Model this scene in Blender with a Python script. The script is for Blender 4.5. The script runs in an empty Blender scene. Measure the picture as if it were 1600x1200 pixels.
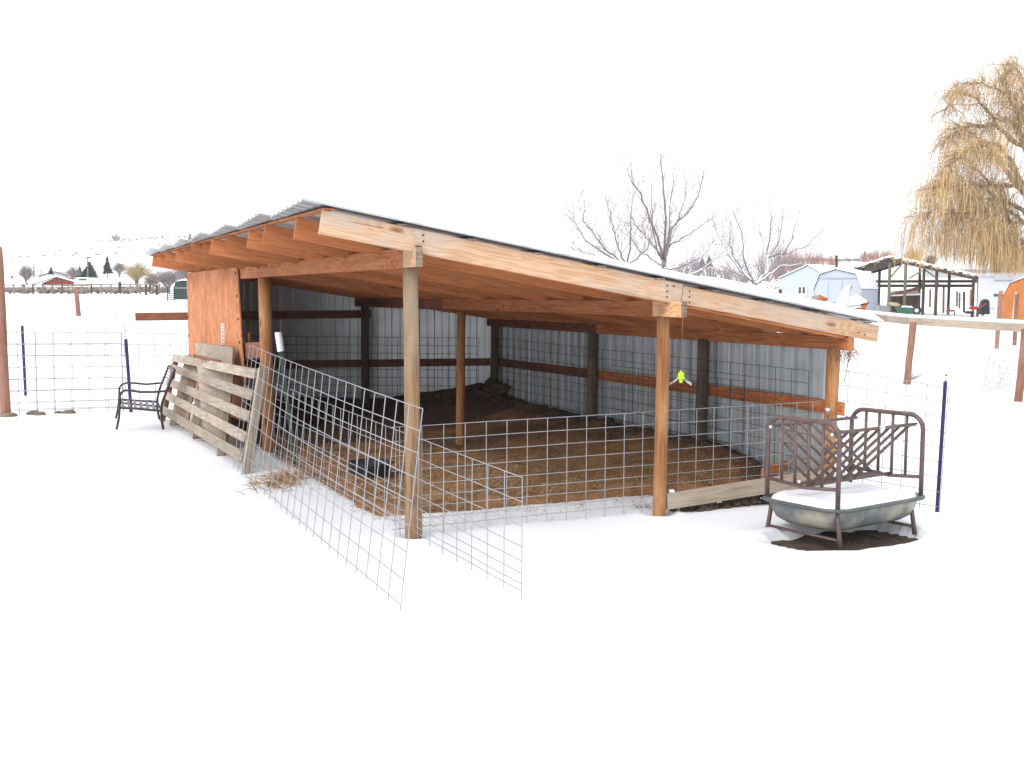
import bpy, math, random
from math import sin, cos, pi, radians, sqrt, atan2
from mathutils import Vector, Matrix, noise
random.seed(7)
ORD = ['first','second','third','fourth','fifth','sixth','seventh','eighth','ninth']
S = bpy.context.scene
C = S.collection
# ------------------------------------------------------------ camera
F, PITCH, ROLL, CH = 1710.0, 0.0804, -0.0048, 2.0489
cam = bpy.data.cameras.new('camera')
cam.sensor_width = 36; cam.lens = 36*F/1600
cam.clip_start = .05; cam.clip_end = 6000
co = bpy.data.objects.new('camera', cam); C.objects.link(co)
co.matrix_world = Matrix.Translation((0,0,CH)) @ Matrix.Rotation(pi/2-PITCH,4,'X') @ Matrix.Rotation(-ROLL,4,'Z')
S.camera = co
# ------------------------------------------------------------ sky and sun (overcast)
SUN_EL, SUN_AZ = radians(34), radians(226)
w = bpy.data.worlds.new('World'); S.world = w; w.use_nodes = True
nt = w.node_tree; bg = nt.nodes['Background']
sky = nt.nodes.new('ShaderNodeTexSky'); sky.sky_type = 'NISHITA'; sky.sun_disc = False
sky.sun_elevation = SUN_EL; sky.sun_rotation = SUN_AZ; sky.air_density = 1.0; sky.dust_density = 3.0
mx = nt.nodes.new('ShaderNodeMix'); mx.data_type = 'RGBA'
mx.inputs[0].default_value = .9
nt.links.new(sky.outputs[0], mx.inputs[6]); mx.inputs[7].default_value = (12.2, 12.5, 13.0, 1)
nt.links.new(mx.outputs[2], bg.inputs[0]); bg.inputs[1].default_value = .1
sl = bpy.data.lights.new('sun', 'SUN'); sl.energy = 1.3; sl.angle = radians(30); sl.color = (1, .97, .93)
so = bpy.data.objects.new('sun', sl); C.objects.link(so)
sd = Vector((cos(SUN_EL)*sin(SUN_AZ), cos(SUN_EL)*cos(SUN_AZ), sin(SUN_EL)))
so.rotation_euler = sd.to_track_quat('Z', 'Y').to_euler()
vs = S.view_settings; vs.view_transform = 'Standard'; vs.look = 'None'; vs.exposure = .42; vs.gamma = 1; vs.use_curve_mapping = False
S.render.engine = 'CYCLES'
S.cycles.max_bounces = 8; S.cycles.diffuse_bounces = 2; S.cycles.transparent_max_bounces = 12
# ------------------------------------------------------------ coordinates
c_, s_ = cos(PITCH), sin(PITCH); rr, rq = cos(ROLL), sin(ROLL)
def ray(px, py):
    X = (px-800)/F; Y = (600-py)/F
    x = X*rr+Y*rq; up = -X*rq+Y*rr
    return x, c_+up*s_, -s_+up*c_
def D(px, py, Y):
    x, y, z = ray(px, py); t = Y/y
    return Vector((x*t, Y, CH+z*t))
AX, AY, YAW = -.8477, 9.1888, .4276
cy, sy = cos(YAW), sin(YAW)
def W(u, v, z): return Vector((AX+u*cy-v*sy, AY+u*sy+v*cy, z))
def UV(p):
    dx, dy = p[0]-AX, p[1]-AY
    return dx*cy+dy*sy, -dx*sy+dy*cy
def PU(px, py, u):      # point on the vertical plane u = const (along the beams)
    x, y, z = ray(px, py); t = (u+AX*cy+AY*sy)/(x*cy+y*sy)
    return Vector((x*t, y*t, CH+z*t))
def PV(px, py, v):
    x, y, z = ray(px, py); t = (v-AX*sy+AY*cy)/(-x*sy+y*cy)
    return Vector((x*t, y*t, CH+z*t))
def interp(T, y):
    for (a, za), (b, zb) in zip(T, T[1:]):
        if y <= b:
            t = max(0, (y-a)/(b-a)); t = t*t*(3-2*t)*.5+t*.5
            return za+(zb-za)*t
    return T[-1][1]
TL = [(0,0),(27,0),(60,.9),(110,1.9),(170,2.7),(260,5),(500,18),(900,45),(1300,44),(3000,40)]
TR = [(0,0),(40,0),(80,.5),(120,1.3),(200,2.6),(400,9),(900,36),(1300,36),(3000,33)]
def H0(x, y):
    b = min(1, max(0, (x+10)/30)); b = b*b*(3-2*b)
    z = interp(TL, y)*(1-b)+interp(TR, y)*b
    if y > 300: z += noise.noise((x*.006, y*.004, 3))*min(6, (y-300)*.02)*(1-b*.5)
    return z
FEED = Vector((2.85, 9.24))      # centre of the bare patch under the feeder
def patch(x, y):
    dx, dy = x-FEED.x, y-FEED.y
    a = radians(34); p = dx*cos(a)+dy*sin(a); q = -dx*sin(a)+dy*cos(a)
    n = noise.noise((x*2.3, y*2.3, 5))*.10+noise.noise((x*9, y*9, 1))*.03
    return max(abs(p)/.72, abs(q)/.43, (abs(p)/.72+abs(q)/.43)/1.5)+n      # <1 inside
def far_v(u): return 11.05-.52*u
POSTS = ((.02,0,1),(2.45,-.02,1),(4.49,.05,1),(5.03,-.9,1))
def H(x, y):
    z = H0(x, y)
    if -14 < x < 16 and y < 40:
        z += noise.noise((x*.35, y*.35, 0))*.05*min(1, max(0, (y-2)/4))+noise.noise((x*1.3, y*1.3, 4))*.012
        u, v = UV((x, y))
        # flatten next to the shed so that posts and wire stand on it
        near = min(1, max(0, (max(abs(u-2)-3.4, abs(v-4)-7, 0))/1.5))
        if near < 1: z = z*near+(1-near)*noise.noise((x*1.3, y*1.3, 4))*.015
        d = patch(x, y)
        if d < 1.6:
            z += .035*max(0, 1-abs(d-1.22)/.38)
            if d < 1.04: z = -.10
        for pu, pv_, r_ in POSTS:
            q = (u-pu)**2+(v-pv_)**2
            if q < .12: z += -.045*math.exp(-q/.012)+.022*math.exp(-(sqrt(q)-.2)**2/.004)
        inn = min(u+.0, v-.9, 4.5-u)
        if inn > 0 and v < far_v(u)+.3: z -= min(.25, inn*.9)
    return z
def GT(px, py):         # where a pixel's ray meets the ground
    x, y, z = ray(px, py); t = 3.0; step = .05
    while t < 3000:
        if CH+z*t < H0(x*t, y*t): break
        t *= 1.004
    return Vector((x*t, y*t, H0(x*t, y*t)))
# ------------------------------------------------------------ object helpers
WM = {}
class MB:
    def __init__(s): s.v = []; s.f = []
    def quad(s, a, b, c, d):
        n = len(s.v); s.v += [tuple(a), tuple(b), tuple(c), tuple(d)]; s.f.append((n,n+1,n+2,n+3))
    def hexa(s, q0, q1):          # two quads -> a closed box
        n = len(s.v); s.v += [tuple(p) for p in q0]+[tuple(p) for p in q1]
        for f in ((3,2,1,0),(4,5,6,7),(0,1,5,4),(1,2,6,5),(2,3,7,6),(3,0,4,7)): s.f.append(tuple(n+i for i in f))
    def box(s, x0, x1, y0, y1, z0, z1):
        s.hexa([(x0,y0,z0),(x1,y0,z0),(x1,y1,z0),(x0,y1,z0)], [(x0,y0,z1),(x1,y0,z1),(x1,y1,z1),(x0,y1,z1)])
    def slab(s, quad, off):
        off = Vector(off); s.hexa([Vector(p) for p in quad], [Vector(p)+off for p in quad])
    def tube(s, pts, r, n=6, cap=True, sq=1.0):
        pts = [Vector(p) for p in pts]; m = len(pts)
        rs = r if isinstance(r, (list, tuple)) else [r]*m
        d = (pts[1]-pts[0]).normalized()
        ref = Vector((0,0,1)) if abs(d.z) < .9 else Vector((0,1,0))
        a = d.cross(ref).normalized(); base = len(s.v)
        for i in range(m):
            d = (pts[min(i+1, m-1)]-pts[max(i-1, 0)])
            d = d.normalized() if d.length > 1e-9 else Vector((0,0,1))
            a = a-d*a.dot(d)
            a = a.normalized() if a.length > 1e-6 else d.orthogonal().normalized()
            b = d.cross(a)
            for k in range(n):
                t = 2*pi*k/n; q = pts[i]+(a*cos(t)+b*sin(t)*sq)*rs[i]; s.v.append((q.x, q.y, q.z))
        for i in range(m-1):
            for k in range(n):
                k2 = (k+1) % n; o = base+i*n
                s.f.append((o+k, o+k2, o+n+k2, o+n+k))
        if cap:
            s.f.append(tuple(base+k for k in range(n))[::-1]); s.f.append(tuple(base+(m-1)*n+k for k in range(n)))
    def strip(s, pts, w, t, up=(0,0,1)):      # flat bar along points
        for a, b in zip(pts, pts[1:]):
            a, b = Vector(a), Vector(b); d = (b-a).normalized(); sd = d.cross(Vector(up)).normalized()*w/2; n = sd.cross(d).normalized()*t/2
            s.hexa([a-sd-n, a+sd-n, a+sd+n, a-sd+n], [b-sd-n, b+sd-n, b+sd+n, b-sd+n])
    def mesh(s, name, mat, smooth=False):
        me = bpy.data.meshes.new(name); me.from_pydata(s.v, [], s.f); me.update()
        if mat: me.materials.append(mat)
        if smooth: me.polygons.foreach_set('use_smooth', [True]*len(me.polygons))
        return me
    def build(s, name, mat, parent=None, smooth=False, M=None, **kw):
        return put(name, s.mesh(name, mat, smooth), parent, M, **kw)
def put(name, me, parent=None, M=None, **kw):
    o = bpy.data.objects.new(name, me); C.objects.link(o)
    M = M or Matrix.Identity(4)
    if parent:
        o.parent = parent; o.matrix_basis = WM[parent.name].inverted() @ M
    else: o.matrix_basis = M
    WM[o.name] = M
    for k, v in kw.items(): o[k] = v
    return o
def thing(name, loc, label, cat, group=None):
    M = Matrix.Translation(Vector(loc)); o = put(name, None, None, M); o.empty_display_size = .2
    o['label'] = label; o['category'] = cat
    if group: o['group'] = group
    return o
def tag(o, label, cat, group=None):
    o['label'] = label; o['category'] = cat
    if group: o['group'] = group
    return o
def frame(p0, p1, up=(0,0,1)):
    p0, p1 = Vector(p0), Vector(p1); x = (p1-p0).normalized(); y = Vector(up).cross(x)
    y = y.normalized() if y.length > 1e-5 else x.orthogonal().normalized(); z = x.cross(y)
    M = Matrix((x, y, z)).transposed().to_4x4(); M.translation = (p0+p1)/2
    return M, (p1-p0).length
BC = {}
def board(name, p0, p1, w, t, mat, parent=None, up=(0,0,1), **kw):   # w along up, t sideways; origin at the middle, X along the grain
    M, L = frame(p0, p1, up)
    key = (round(L,2), w, t, mat.name)
    if key not in BC:
        m = MB(); c = min(w, t)*.07; hw, ht = w/2, t/2
        prof = [(-ht+c,-hw),(ht-c,-hw),(ht,-hw+c),(ht,hw-c),(ht-c,hw),(-ht+c,hw),(-ht,hw-c),(-ht,-hw+c)]
        for x in (-L/2, L/2):
            for a, b in prof: m.v.append((x, a, b))
        for k in range(8): m.f.append((k, (k+1) % 8, 8+(k+1) % 8, 8+k))
        m.f.append(tuple(range(8))[::-1]); m.f.append(tuple(range(8, 16)))
        BC[key] = m.mesh(name, mat)
    return put(name, BC[key], parent, M, **kw)
def post(name, p0, p1, r0, r1, mat, parent=None, n=14, wob=.006, **kw):  # round pole with X along its length
    M, L = frame(p0, p1, (0,1,0)); m = MB(); k = 9; sd = random.random()*50
    pts = [(-L/2+L*i/k, noise.noise((i*.4, sd, 0))*wob, noise.noise((i*.4, sd, 9))*wob) for i in range(k+1)]
    m.tube(pts, [r0+(r1-r0)*i/k+noise.noise((i*.7, sd, 4))*wob*.6 for i in range(k+1)], n)
    me = m.mesh(name, mat); 
    for p in me.polygons: p.use_smooth = len(p.vertices) == 4
    return put(name, me, parent, M, **kw)
def world_mesh(m, name, mat, parent=None, smooth=False, **kw):        # vertices in world space, origin moved to the first vertex
    o = Vector(m.v[0]); m.v = [(x-o.x, y-o.y, z-o.z) for x, y, z in m.v]
    return m.build(name, mat, parent, smooth, Matrix.Translation(o), **kw)
def blob(m, c, r, sq=.6, n=7, seed=0, amp=.35):
    b0 = len(m.v); rows = 5
    for j in range(rows+1):
        th = pi*j/rows
        for i in range(n):
            ph = 2*pi*i/n; d = Vector((sin(th)*cos(ph), sin(th)*sin(ph), cos(th)*sq))
            k = r*(1+amp*noise.noise((d.x*1.7+seed, d.y*1.7, d.z*1.7+seed*.3)))
            m.v.append(tuple(Vector(c)+d*k))
    for j in range(rows):
        for i in range(n):
            i2 = (i+1) % n; m.f.append((b0+j*n+i, b0+(j+1)*n+i, b0+(j+1)*n+i2, b0+j*n+i2))
# ------------------------------------------------------------ materials
MT = {}
def mat(name, col, rough=.8, metal=0, bump=0, bscale=30, var=.12, vscale=6, spec=.3):
    m = bpy.data.materials.new(name); m.use_nodes = True; n = m.node_tree; b = n.nodes['Principled BSDF']
    b.inputs['Roughness'].default_value = rough; b.inputs['Metallic'].default_value = metal
    b.inputs['Specular IOR Level'].default_value = spec
    tc = n.nodes.new('ShaderNodeTexCoord'); nz = n.nodes.new('ShaderNodeTexNoise')
    nz.inputs['Scale'].default_value = vscale; nz.inputs['Detail'].default_value = 5
    n.links.new(tc.outputs['Object'], nz.inputs['Vector'])
    cr = n.nodes.new('ShaderNodeValToRGB'); e = cr.color_ramp.elements
    e[0].position = .3; e[1].position = .7
    e[0].color = tuple(max(0, c*(1-var)) for c in col)+(1,); e[1].color = tuple(min(1, c*(1+var)) for c in col)+(1,)
    n.links.new(nz.outputs[0], cr.inputs[0]); n.links.new(cr.outputs[0], b.inputs['Base Color'])
    if bump:
        n2 = n.nodes.new('ShaderNodeTexNoise'); n2.inputs['Scale'].default_value = bscale; n2.inputs['Detail'].default_value = 6
        n.links.new(tc.outputs['Object'], n2.inputs['Vector'])
        bp = n.nodes.new('ShaderNodeBump'); bp.inputs['Strength'].default_value = bump; bp.inputs['Distance'].default_value = .02
        n.links.new(n2.outputs[0], bp.inputs['Height']); n.links.new(bp.outputs[0], b.inputs['Normal'])
    MT[name] = m
    return m
def wood(name, light, dark, knot=(.12,.045,.02), knots=True, rough=.75, grain=1.0, blotch=None, blotch_amt=.5):
    m = bpy.data.materials.new(name); m.use_nodes = True; n = m.node_tree; L = n.links.new; N = n.nodes.new
    b = n.nodes['Principled BSDF']; b.inputs['Roughness'].default_value = rough; b.inputs['Specular IOR Level'].default_value = .25
    tc = N('ShaderNodeTexCoord'); oi = N('ShaderNodeObjectInfo')
    mu = N('ShaderNodeMath'); mu.operation = 'MULTIPLY'; mu.inputs[1].default_value = 57
    L(oi.outputs['Random'], mu.inputs[0])
    ad = N('ShaderNodeVectorMath'); ad.operation = 'ADD'; L(tc.outputs['Object'], ad.inputs[0]); L(mu.outputs[0], ad.inputs[1])
    mp = N('ShaderNodeMapping'); mp.inputs['Scale'].default_value = (.55, 8, 8); L(ad.outputs[0], mp.inputs[0])
    # knots bend the grain
    vo = N('ShaderNodeTexVoronoi'); mk = N('ShaderNodeMapping'); mk.inputs['Scale'].default_value = (1.5, 4.5, 4.5)
    L(ad.outputs[0], mk.inputs[0]); L(mk.outputs[0], vo.inputs['Vector']); vo.inputs['Scale'].default_value = 1.0
    dst = vo.outputs['Distance']
    nz = N('ShaderNodeTexNoise'); nz.inputs['Scale'].default_value = 1.3; nz.inputs['Detail'].default_value = 3; L(mp.outputs[0], nz.inputs['Vector'])
    mr = N('ShaderNodeMapRange'); mr.inputs[1].default_value = 0; mr.inputs[2].default_value = .45; mr.inputs[3].default_value = 1.0; mr.inputs[4].default_value = 0
    L(dst, mr.inputs[0])
    su = N('ShaderNodeMath'); su.operation = 'MULTIPLY_ADD'; su.inputs[1].default_value = .38 if knots else 0; L(mr.outputs[0], su.inputs[0]); L(nz.outputs[0], su.inputs[2])
    m2 = N('ShaderNodeMath'); m2.operation = 'MULTIPLY'; m2.inputs[1].default_value = 46*grain; L(su.outputs[0], m2.inputs[0])
    sn = N('ShaderNodeMath'); sn.operation = 'SINE'; L(m2.outputs[0], sn.inputs[0])
    fine = N('ShaderNodeTexNoise'); mf = N('ShaderNodeMapping'); mf.inputs['Scale'].default_value = (3, 90, 90); L(ad.outputs[0], mf.inputs[0]); L(mf.outputs[0], fine.inputs['Vector'])
    fine.inputs['Scale'].default_value = 1; fine.inputs['Detail'].default_value = 3
    a1 = N('ShaderNodeMath'); a1.operation = 'MULTIPLY_ADD'; a1.inputs[1].default_value = .17; L(sn.outputs[0], a1.inputs[0]); L(fine.outputs[0], a1.inputs[2])
    big = N('ShaderNodeTexNoise'); mb = N('ShaderNodeMapping'); mb.inputs['Scale'].default_value = (1.1, 2.2, 2.2); L(ad.outputs[0], mb.inputs[0]); L(mb.outputs[0], big.inputs['Vector']); big.inputs['Scale'].default_value = 1.2; big.inputs['Detail'].default_value = 6
    cr = N('ShaderNodeValToRGB'); e = cr.color_ramp.elements; e[0].position = .33; e[1].position = .72
    e[0].color = light+(1,); e[1].color = dark+(1,); L(a1.outputs[0], cr.inputs[0])
    col = cr.outputs[0]
    def mixin(col, fac, c2):
        x = N('ShaderNodeMix'); x.data_type = 'RGBA'; L(fac, x.inputs[0]); L(col, x.inputs[6]); x.inputs[7].default_value = c2+(1,); return x.outputs[2]
    hs = N('ShaderNodeHueSaturation'); vr = N('ShaderNodeMapRange'); vr.inputs[3].default_value = .66; vr.inputs[4].default_value = 1.14
    L(oi.outputs['Random'], vr.inputs[0]); L(vr.outputs[0], hs.inputs['Value']); L(col, hs.inputs['Color']); col = hs.outputs[0]
    if blotch:
        r3 = N('ShaderNodeValToRGB'); r3.color_ramp.elements[0].position = .46; r3.color_ramp.elements[1].position = .62; r3.color_ramp.elements[0].color = (0,0,0,1); r3.color_ramp.elements[1].color = (blotch_amt,)*3+(1,)
        L(big.outputs[0], r3.inputs[0]); col = mixin(col, r3.outputs[0], blotch)
    ck = N('ShaderNodeTexNoise'); mc = N('ShaderNodeMapping'); mc.inputs['Scale'].default_value = (1.6, 55, 55); L(ad.outputs[0], mc.inputs[0]); L(mc.outputs[0], ck.inputs['Vector']); ck.inputs['Scale'].default_value = 1; ck.inputs['Detail'].default_value = 2
    rc = N('ShaderNodeValToRGB'); rc.color_ramp.elements[0].position = .64; rc.color_ramp.elements[1].position = .72; rc.color_ramp.elements[0].color = (0,0,0,1); rc.color_ramp.elements[1].color = (.6,.6,.6,1)
    L(ck.outputs[0], rc.inputs[0]); col = mixin(col, rc.outputs[0], tuple(c*.4 for c in dark))
    if knots:
        r2 = N('ShaderNodeValToRGB'); q = r2.color_ramp.elements; q[0].position = .05; q[1].position = .13; q[0].color = (.85,.85,.85,1); q[1].color = (0,0,0,1)
        L(dst, r2.inputs[0]); col = mixin(col, r2.outputs[0], knot)
    L(col, b.inputs['Base Color'])
    bp = N('ShaderNodeBump'); bp.inputs['Strength'].default_value = .35; bp.inputs['Distance'].default_value = .004
    L(a1.outputs[0], bp.inputs['Height']); L(bp.outputs[0], b.inputs['Normal'])
    MT[name] = m
    return m
snow = mat('snow', (.87,.885,.915), .6, 0, .25, 8, .015, 2)
n_ = snow.node_tree
WO = wood('lumber', (.57,.225,.09), (.38,.12,.042), knot=(.14,.045,.018), blotch=(.36,.12,.048), blotch_amt=.5)
WP = wood('sun_bleached_lumber', (.60,.40,.255), (.48,.27,.15), knot=(.26,.1,.045), blotch=(.52,.45,.38), blotch_amt=.65)
WG = wood('weathered_slats', (.46,.385,.31), (.31,.25,.195), knots=False, blotch=(.27,.225,.18), blotch_amt=.6)
WGD = wood('weathered_dark_boards', (.34,.27,.21), (.22,.165,.125), knots=False, blotch=(.15,.11,.09), blotch_amt=.6)
WPO = wood('peeled_log', (.32,.195,.105), (.17,.10,.052), knot=(.09,.04,.02), grain=.8, blotch=(.34,.27,.19), blotch_amt=.7)
WPR = wood('orange_peeled_log', (.47,.22,.09), (.33,.13,.05), knot=(.1,.04,.02), grain=.6, blotch=(.52,.30,.14), blotch_amt=.5)
WR = wood('red_brown_board', (.30,.125,.075), (.20,.07,.04), blotch=(.17,.06,.04))
WK = wood('muddy_board', (.38,.31,.24), (.28,.22,.165), knots=False, blotch=(.46,.38,.29), blotch_amt=.6)
WF = wood('brown_fence_post', (.30,.15,.10), (.20,.09,.06), knots=False, blotch=(.33,.19,.15))
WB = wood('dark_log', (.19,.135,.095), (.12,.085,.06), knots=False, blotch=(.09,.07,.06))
WD = wood('dark_timber', (.12,.08,.06), (.07,.045,.035), knots=False)
WDG = wood('green_grey_timber', (.26,.25,.17), (.16,.15,.10), knots=False)
WRF = wood('rafter_lumber', (.55,.205,.078), (.44,.15,.055), knot=(.13,.04,.015), blotch=(.40,.13,.045), blotch_amt=.4)
WN = wood('clean_lumber', (.64,.40,.22), (.50,.25,.12), knot=(.35,.16,.07), blotch=(.50,.36,.24))
WPE = wood('end_grain', (.36,.27,.19), (.22,.16,.11), knots=False)
# plywood
ply = mat('plywood', (.54,.215,.095), .8, 0, .15, 60, .22, 5)
def add_spots(m, scale, thr, col, stretch=(1,1,1)):
    n = m.node_tree; b = n.nodes['Principled BSDF']; lk = b.inputs['Base Color'].links[0]; src = lk.from_socket
    tc = n.nodes.new('ShaderNodeTexCoord'); mp = n.nodes.new('ShaderNodeMapping'); mp.inputs['Scale'].default_value = stretch
    v = n.nodes.new('ShaderNodeTexVoronoi'); v.inputs['Scale'].default_value = scale
    n.links.new(tc.outputs['Object'], mp.inputs[0]); n.links.new(mp.outputs[0], v.inputs['Vector'])
    r = n.nodes.new('ShaderNodeValToRGB'); r.color_ramp.elements[0].position = thr*.5; r.color_ramp.elements[1].position = thr
    r.color_ramp.elements[0].color = (.8,.8,.8,1); r.color_ramp.elements[1].color = (0,0,0,1)
    n.links.new(v.outputs['Distance'], r.inputs[0])
    x = n.nodes.new('ShaderNodeMix'); x.data_type = 'RGBA'; n.links.new(r.outputs[0], x.inputs[0]); n.links.new(src, x.inputs[6]); x.inputs[7].default_value = col+(1,)
    n.links.new(x.outputs[2], b.inputs['Base Color'])
add_spots(ply, 3.2, .13, (.14,.05,.02), (1,1.0,2))
def add_noise_mask(m, scale, p0, p1, col, amt=1, detail=8):
    n = m.node_tree; b = n.nodes['Principled BSDF']; src = b.inputs['Base Color'].links[0].from_socket
    tc = n.nodes.new('ShaderNodeTexCoord'); v = n.nodes.new('ShaderNodeTexNoise'); v.inputs['Scale'].default_value = scale; v.inputs['Detail'].default_value = detail
    n.links.new(tc.outputs['Object'], v.inputs['Vector'])
    r = n.nodes.new('ShaderNodeValToRGB'); r.color_ramp.elements[0].position = p0; r.color_ramp.elements[1].position = p1
    r.color_ramp.elements[0].color = (0,0,0,1); r.color_ramp.elements[1].color = (amt,)*3+(1,)
    n.links.new(v.outputs[0], r.inputs[0])
    x = n.nodes.new('ShaderNodeMix'); x.data_type = 'RGBA'; n.links.new(r.outputs[0], x.inputs[0]); n.links.new(src, x.inputs[6]); x.inputs[7].default_value = col+(1,)
    n.links.new(x.outputs[2], b.inputs['Base Color'])
add_noise_mask(ply, 1.6, .5, .72, (.40,.14,.05), .7)
wallm = mat('wall_steel', (.58,.61,.63), .38, .55, .05, 5, .06, 2)
add_noise_mask(wallm, 2.5, .55, .75, (.36,.36,.34), .5)
roofm = mat('roof_steel', (.45,.48,.50), .38, .7, .03, 5, .08, 2)
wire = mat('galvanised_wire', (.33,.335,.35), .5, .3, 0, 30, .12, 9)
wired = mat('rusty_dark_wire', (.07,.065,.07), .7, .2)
straw = mat('straw', (.42,.205,.092), .95, 0, .8, 45, .45, 3.2)
add_noise_mask(straw, 1.1, .5, .68, (.15,.09,.05), .7)
add_noise_mask(straw, 28, .56, .7, (.55,.34,.18), .65)
add_noise_mask(straw, 14, .58, .7, (.11,.065,.04), .6)
n9 = straw.node_tree; at_ = n9.nodes.new('ShaderNodeAttribute'); at_.attribute_name = 'muck'; b9 = n9.nodes['Principled BSDF']; src9 = b9.inputs['Base Color'].links[0].from_socket  # mask darkens the straw colour: rear muck together with painted shelter shade
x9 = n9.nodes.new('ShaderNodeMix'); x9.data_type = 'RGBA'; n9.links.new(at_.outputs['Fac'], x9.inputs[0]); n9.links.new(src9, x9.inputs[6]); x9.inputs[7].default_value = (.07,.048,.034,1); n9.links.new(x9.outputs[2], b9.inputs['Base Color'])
for q9 in n9.nodes:
    if q9.bl_idname == 'ShaderNodeBump': q9.inputs['Strength'].default_value = 1; q9.inputs['Distance'].default_value = .05
stalkl = mat('pale_straw_stalk', (.58,.40,.21), .9, 0, 0, 30, .2, 9)
stalk = mat('straw_stalk', (.36,.21,.10), .9, 0, 0, 30, .45, 9)
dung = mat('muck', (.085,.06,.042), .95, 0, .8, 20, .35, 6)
dirt = mat('bare_soil', (.085,.06,.045), .95, 0, .9, 30, .35, 9)
rubber = mat('black_rubber', (.03,.032,.035), .6, 0, .1, 20, .2)
brown = mat('brown_paint', (.135,.092,.084), .45, .2, .05, 40, .2, 12)
add_noise_mask(brown, 9, .62, .72, (.20,.13,.10), .6)
trough = mat('trough_plastic', (.17,.18,.18), .6, 0, .1, 20, .2, 5)
add_noise_mask(trough, 3.6, .44, .62, (.44,.41,.33), .8)
rim = mat('trough_rim', (.10,.11,.112), .5, 0, .1, 20, .2, 5)
tpm = mat('purple_post_paint', (.045,.025,.095), .5, .2, 0, 30, .2)
tpg = mat('green_post_paint', (.035,.065,.05), .6, .1, 0, 30, .25)
white = mat('white_paint', (.78,.79,.80), .5, 0, 0, 30, .05)
lime = mat('lime_plastic', (.46,.72,.02), .35, 0, 0, 30, .05)
chairm = mat('chair_metal', (.055,.04,.045), .4, .4, 0, 30, .25, 10)
strapm = mat('chair_strap', (.24,.225,.24), .5, .2, 0, 30, .15, 10)
bluew = mat('pale_blue_siding', (.47,.52,.60), .8, 0, 0, 30, .04)
bluet = mat('pale_blue_trim', (.36,.41,.5), .8, 0, 0, 30, .04)
orangew = mat('orange_siding', (.46,.16,.045), .8, 0, .1, 10, .15, 3)
redw = mat('red_siding', (.25,.05,.035), .8, 0, 0, 30, .15, 2)
greyw = mat('grey_siding', (.42,.43,.43), .8, 0, 0, 30, .1, 2)
dgreen = mat('dark_green_siding', (.035,.06,.052), .7, 0, 0, 30, .15, 3)
glassd = mat('window_glass', (.06,.065,.08), .1, 0, 0, 30, .05, spec=.6)
rust = mat('rusty_steel', (.40,.13,.04), .85, 0, .2, 20, .3, 4)
blue = mat('blue_stripe', (.06,.12,.35), .5)
redm = mat('red_enamel', (.35,.04,.03), .4)
blackm = mat('black_enamel', (.02,.022,.025), .5)
greenb = mat('green_tub', (.04,.13,.09), .5)
tan = mat('tan_cloth', (.5,.4,.28), .9)
barkg = mat('grey_bark', (.22,.175,.17), .9, 0, .4, 20, .2, 5)
twigg = mat('grey_twig', (.27,.225,.23), .9, 0, 0, 30, .2, 2)
twigr = mat('reddish_twig', (.42,.23,.18), .9, 0, 0, 30, .2, 2)
twigb = mat('brown_twig', (.22,.17,.12), .9, 0, 0, 30, .2, 2)
wilb = mat('willow_bark', (.26,.18,.11), .9, 0, .4, 15, .3, 2)
wilt = mat('willow_twig', (.56,.35,.14), .85, 0, 0, 30, .3, .6)
wilp = mat('light_willow_twig', (.64,.46,.25), .85, 0, 0, 30, .25, .6)
wilf = mat('pale_willow_twig', (.42,.33,.16), .9, 0, 0, 30, .25, .6)
conif = mat('conifer_needles', (.045,.06,.06), .9, 0, 0, 30, .3, 1)
sage = mat('sagebrush', (.20,.19,.17), .95, 0, 0, 30, .3, .5)
# clear plastic bag
bagm = bpy.data.materials.new('clear_plastic'); bagm.use_nodes = True; b_ = bagm.node_tree.nodes['Principled BSDF']
b_.inputs['Base Color'].default_value = (.75,.78,.8,1); b_.inputs['Roughness'].default_value = .25; b_.inputs['Alpha'].default_value = .22
# ------------------------------------------------------------ ground
def axis(lo, hi, d, far0, far1, g):
    a = []; x = lo; st = d
    while x > far0: st *= g; x -= st; a.append(x)
    a = a[::-1]; x = lo
    while x < hi: a.append(x); x += d
    st = d
    while x < far1: a.append(x); st *= g; x += st
    a.append(x); return a
xs = axis(-2.2, 4.6, .06, -1100, 1100, 1.07); ys = axis(7.0, 12.5, .06, -50, 1250, 1.055)
m = MB()
for y in ys:
    for x in xs: m.v.append((x, y, H(x, y)))
nx = len(xs)
for j in range(len(ys)-1):
    for i in range(nx-1): m.f.append((j*nx+i, j*nx+i+1, (j+1)*nx+i+1, (j+1)*nx+i))
m.build('snow_ground', snow, None, True, kind='structure')
hz = bpy.data.materials.new('haze'); hz.use_nodes = True; hn = hz.node_tree; hn.nodes.remove(hn.nodes['Principled BSDF'])
pv = hn.nodes.new('ShaderNodeVolumePrincipled'); pv.inputs['Color'].default_value = (1,1,1,1); pv.inputs['Density'].default_value = .0006
hn.links.new(pv.outputs[0], hn.nodes['Material Output'].inputs['Volume'])
m = MB(); m.box(-1400, 1400, -300, 1600, -2, 64); m.build('haze', hz, None, kind='stuff')
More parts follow.
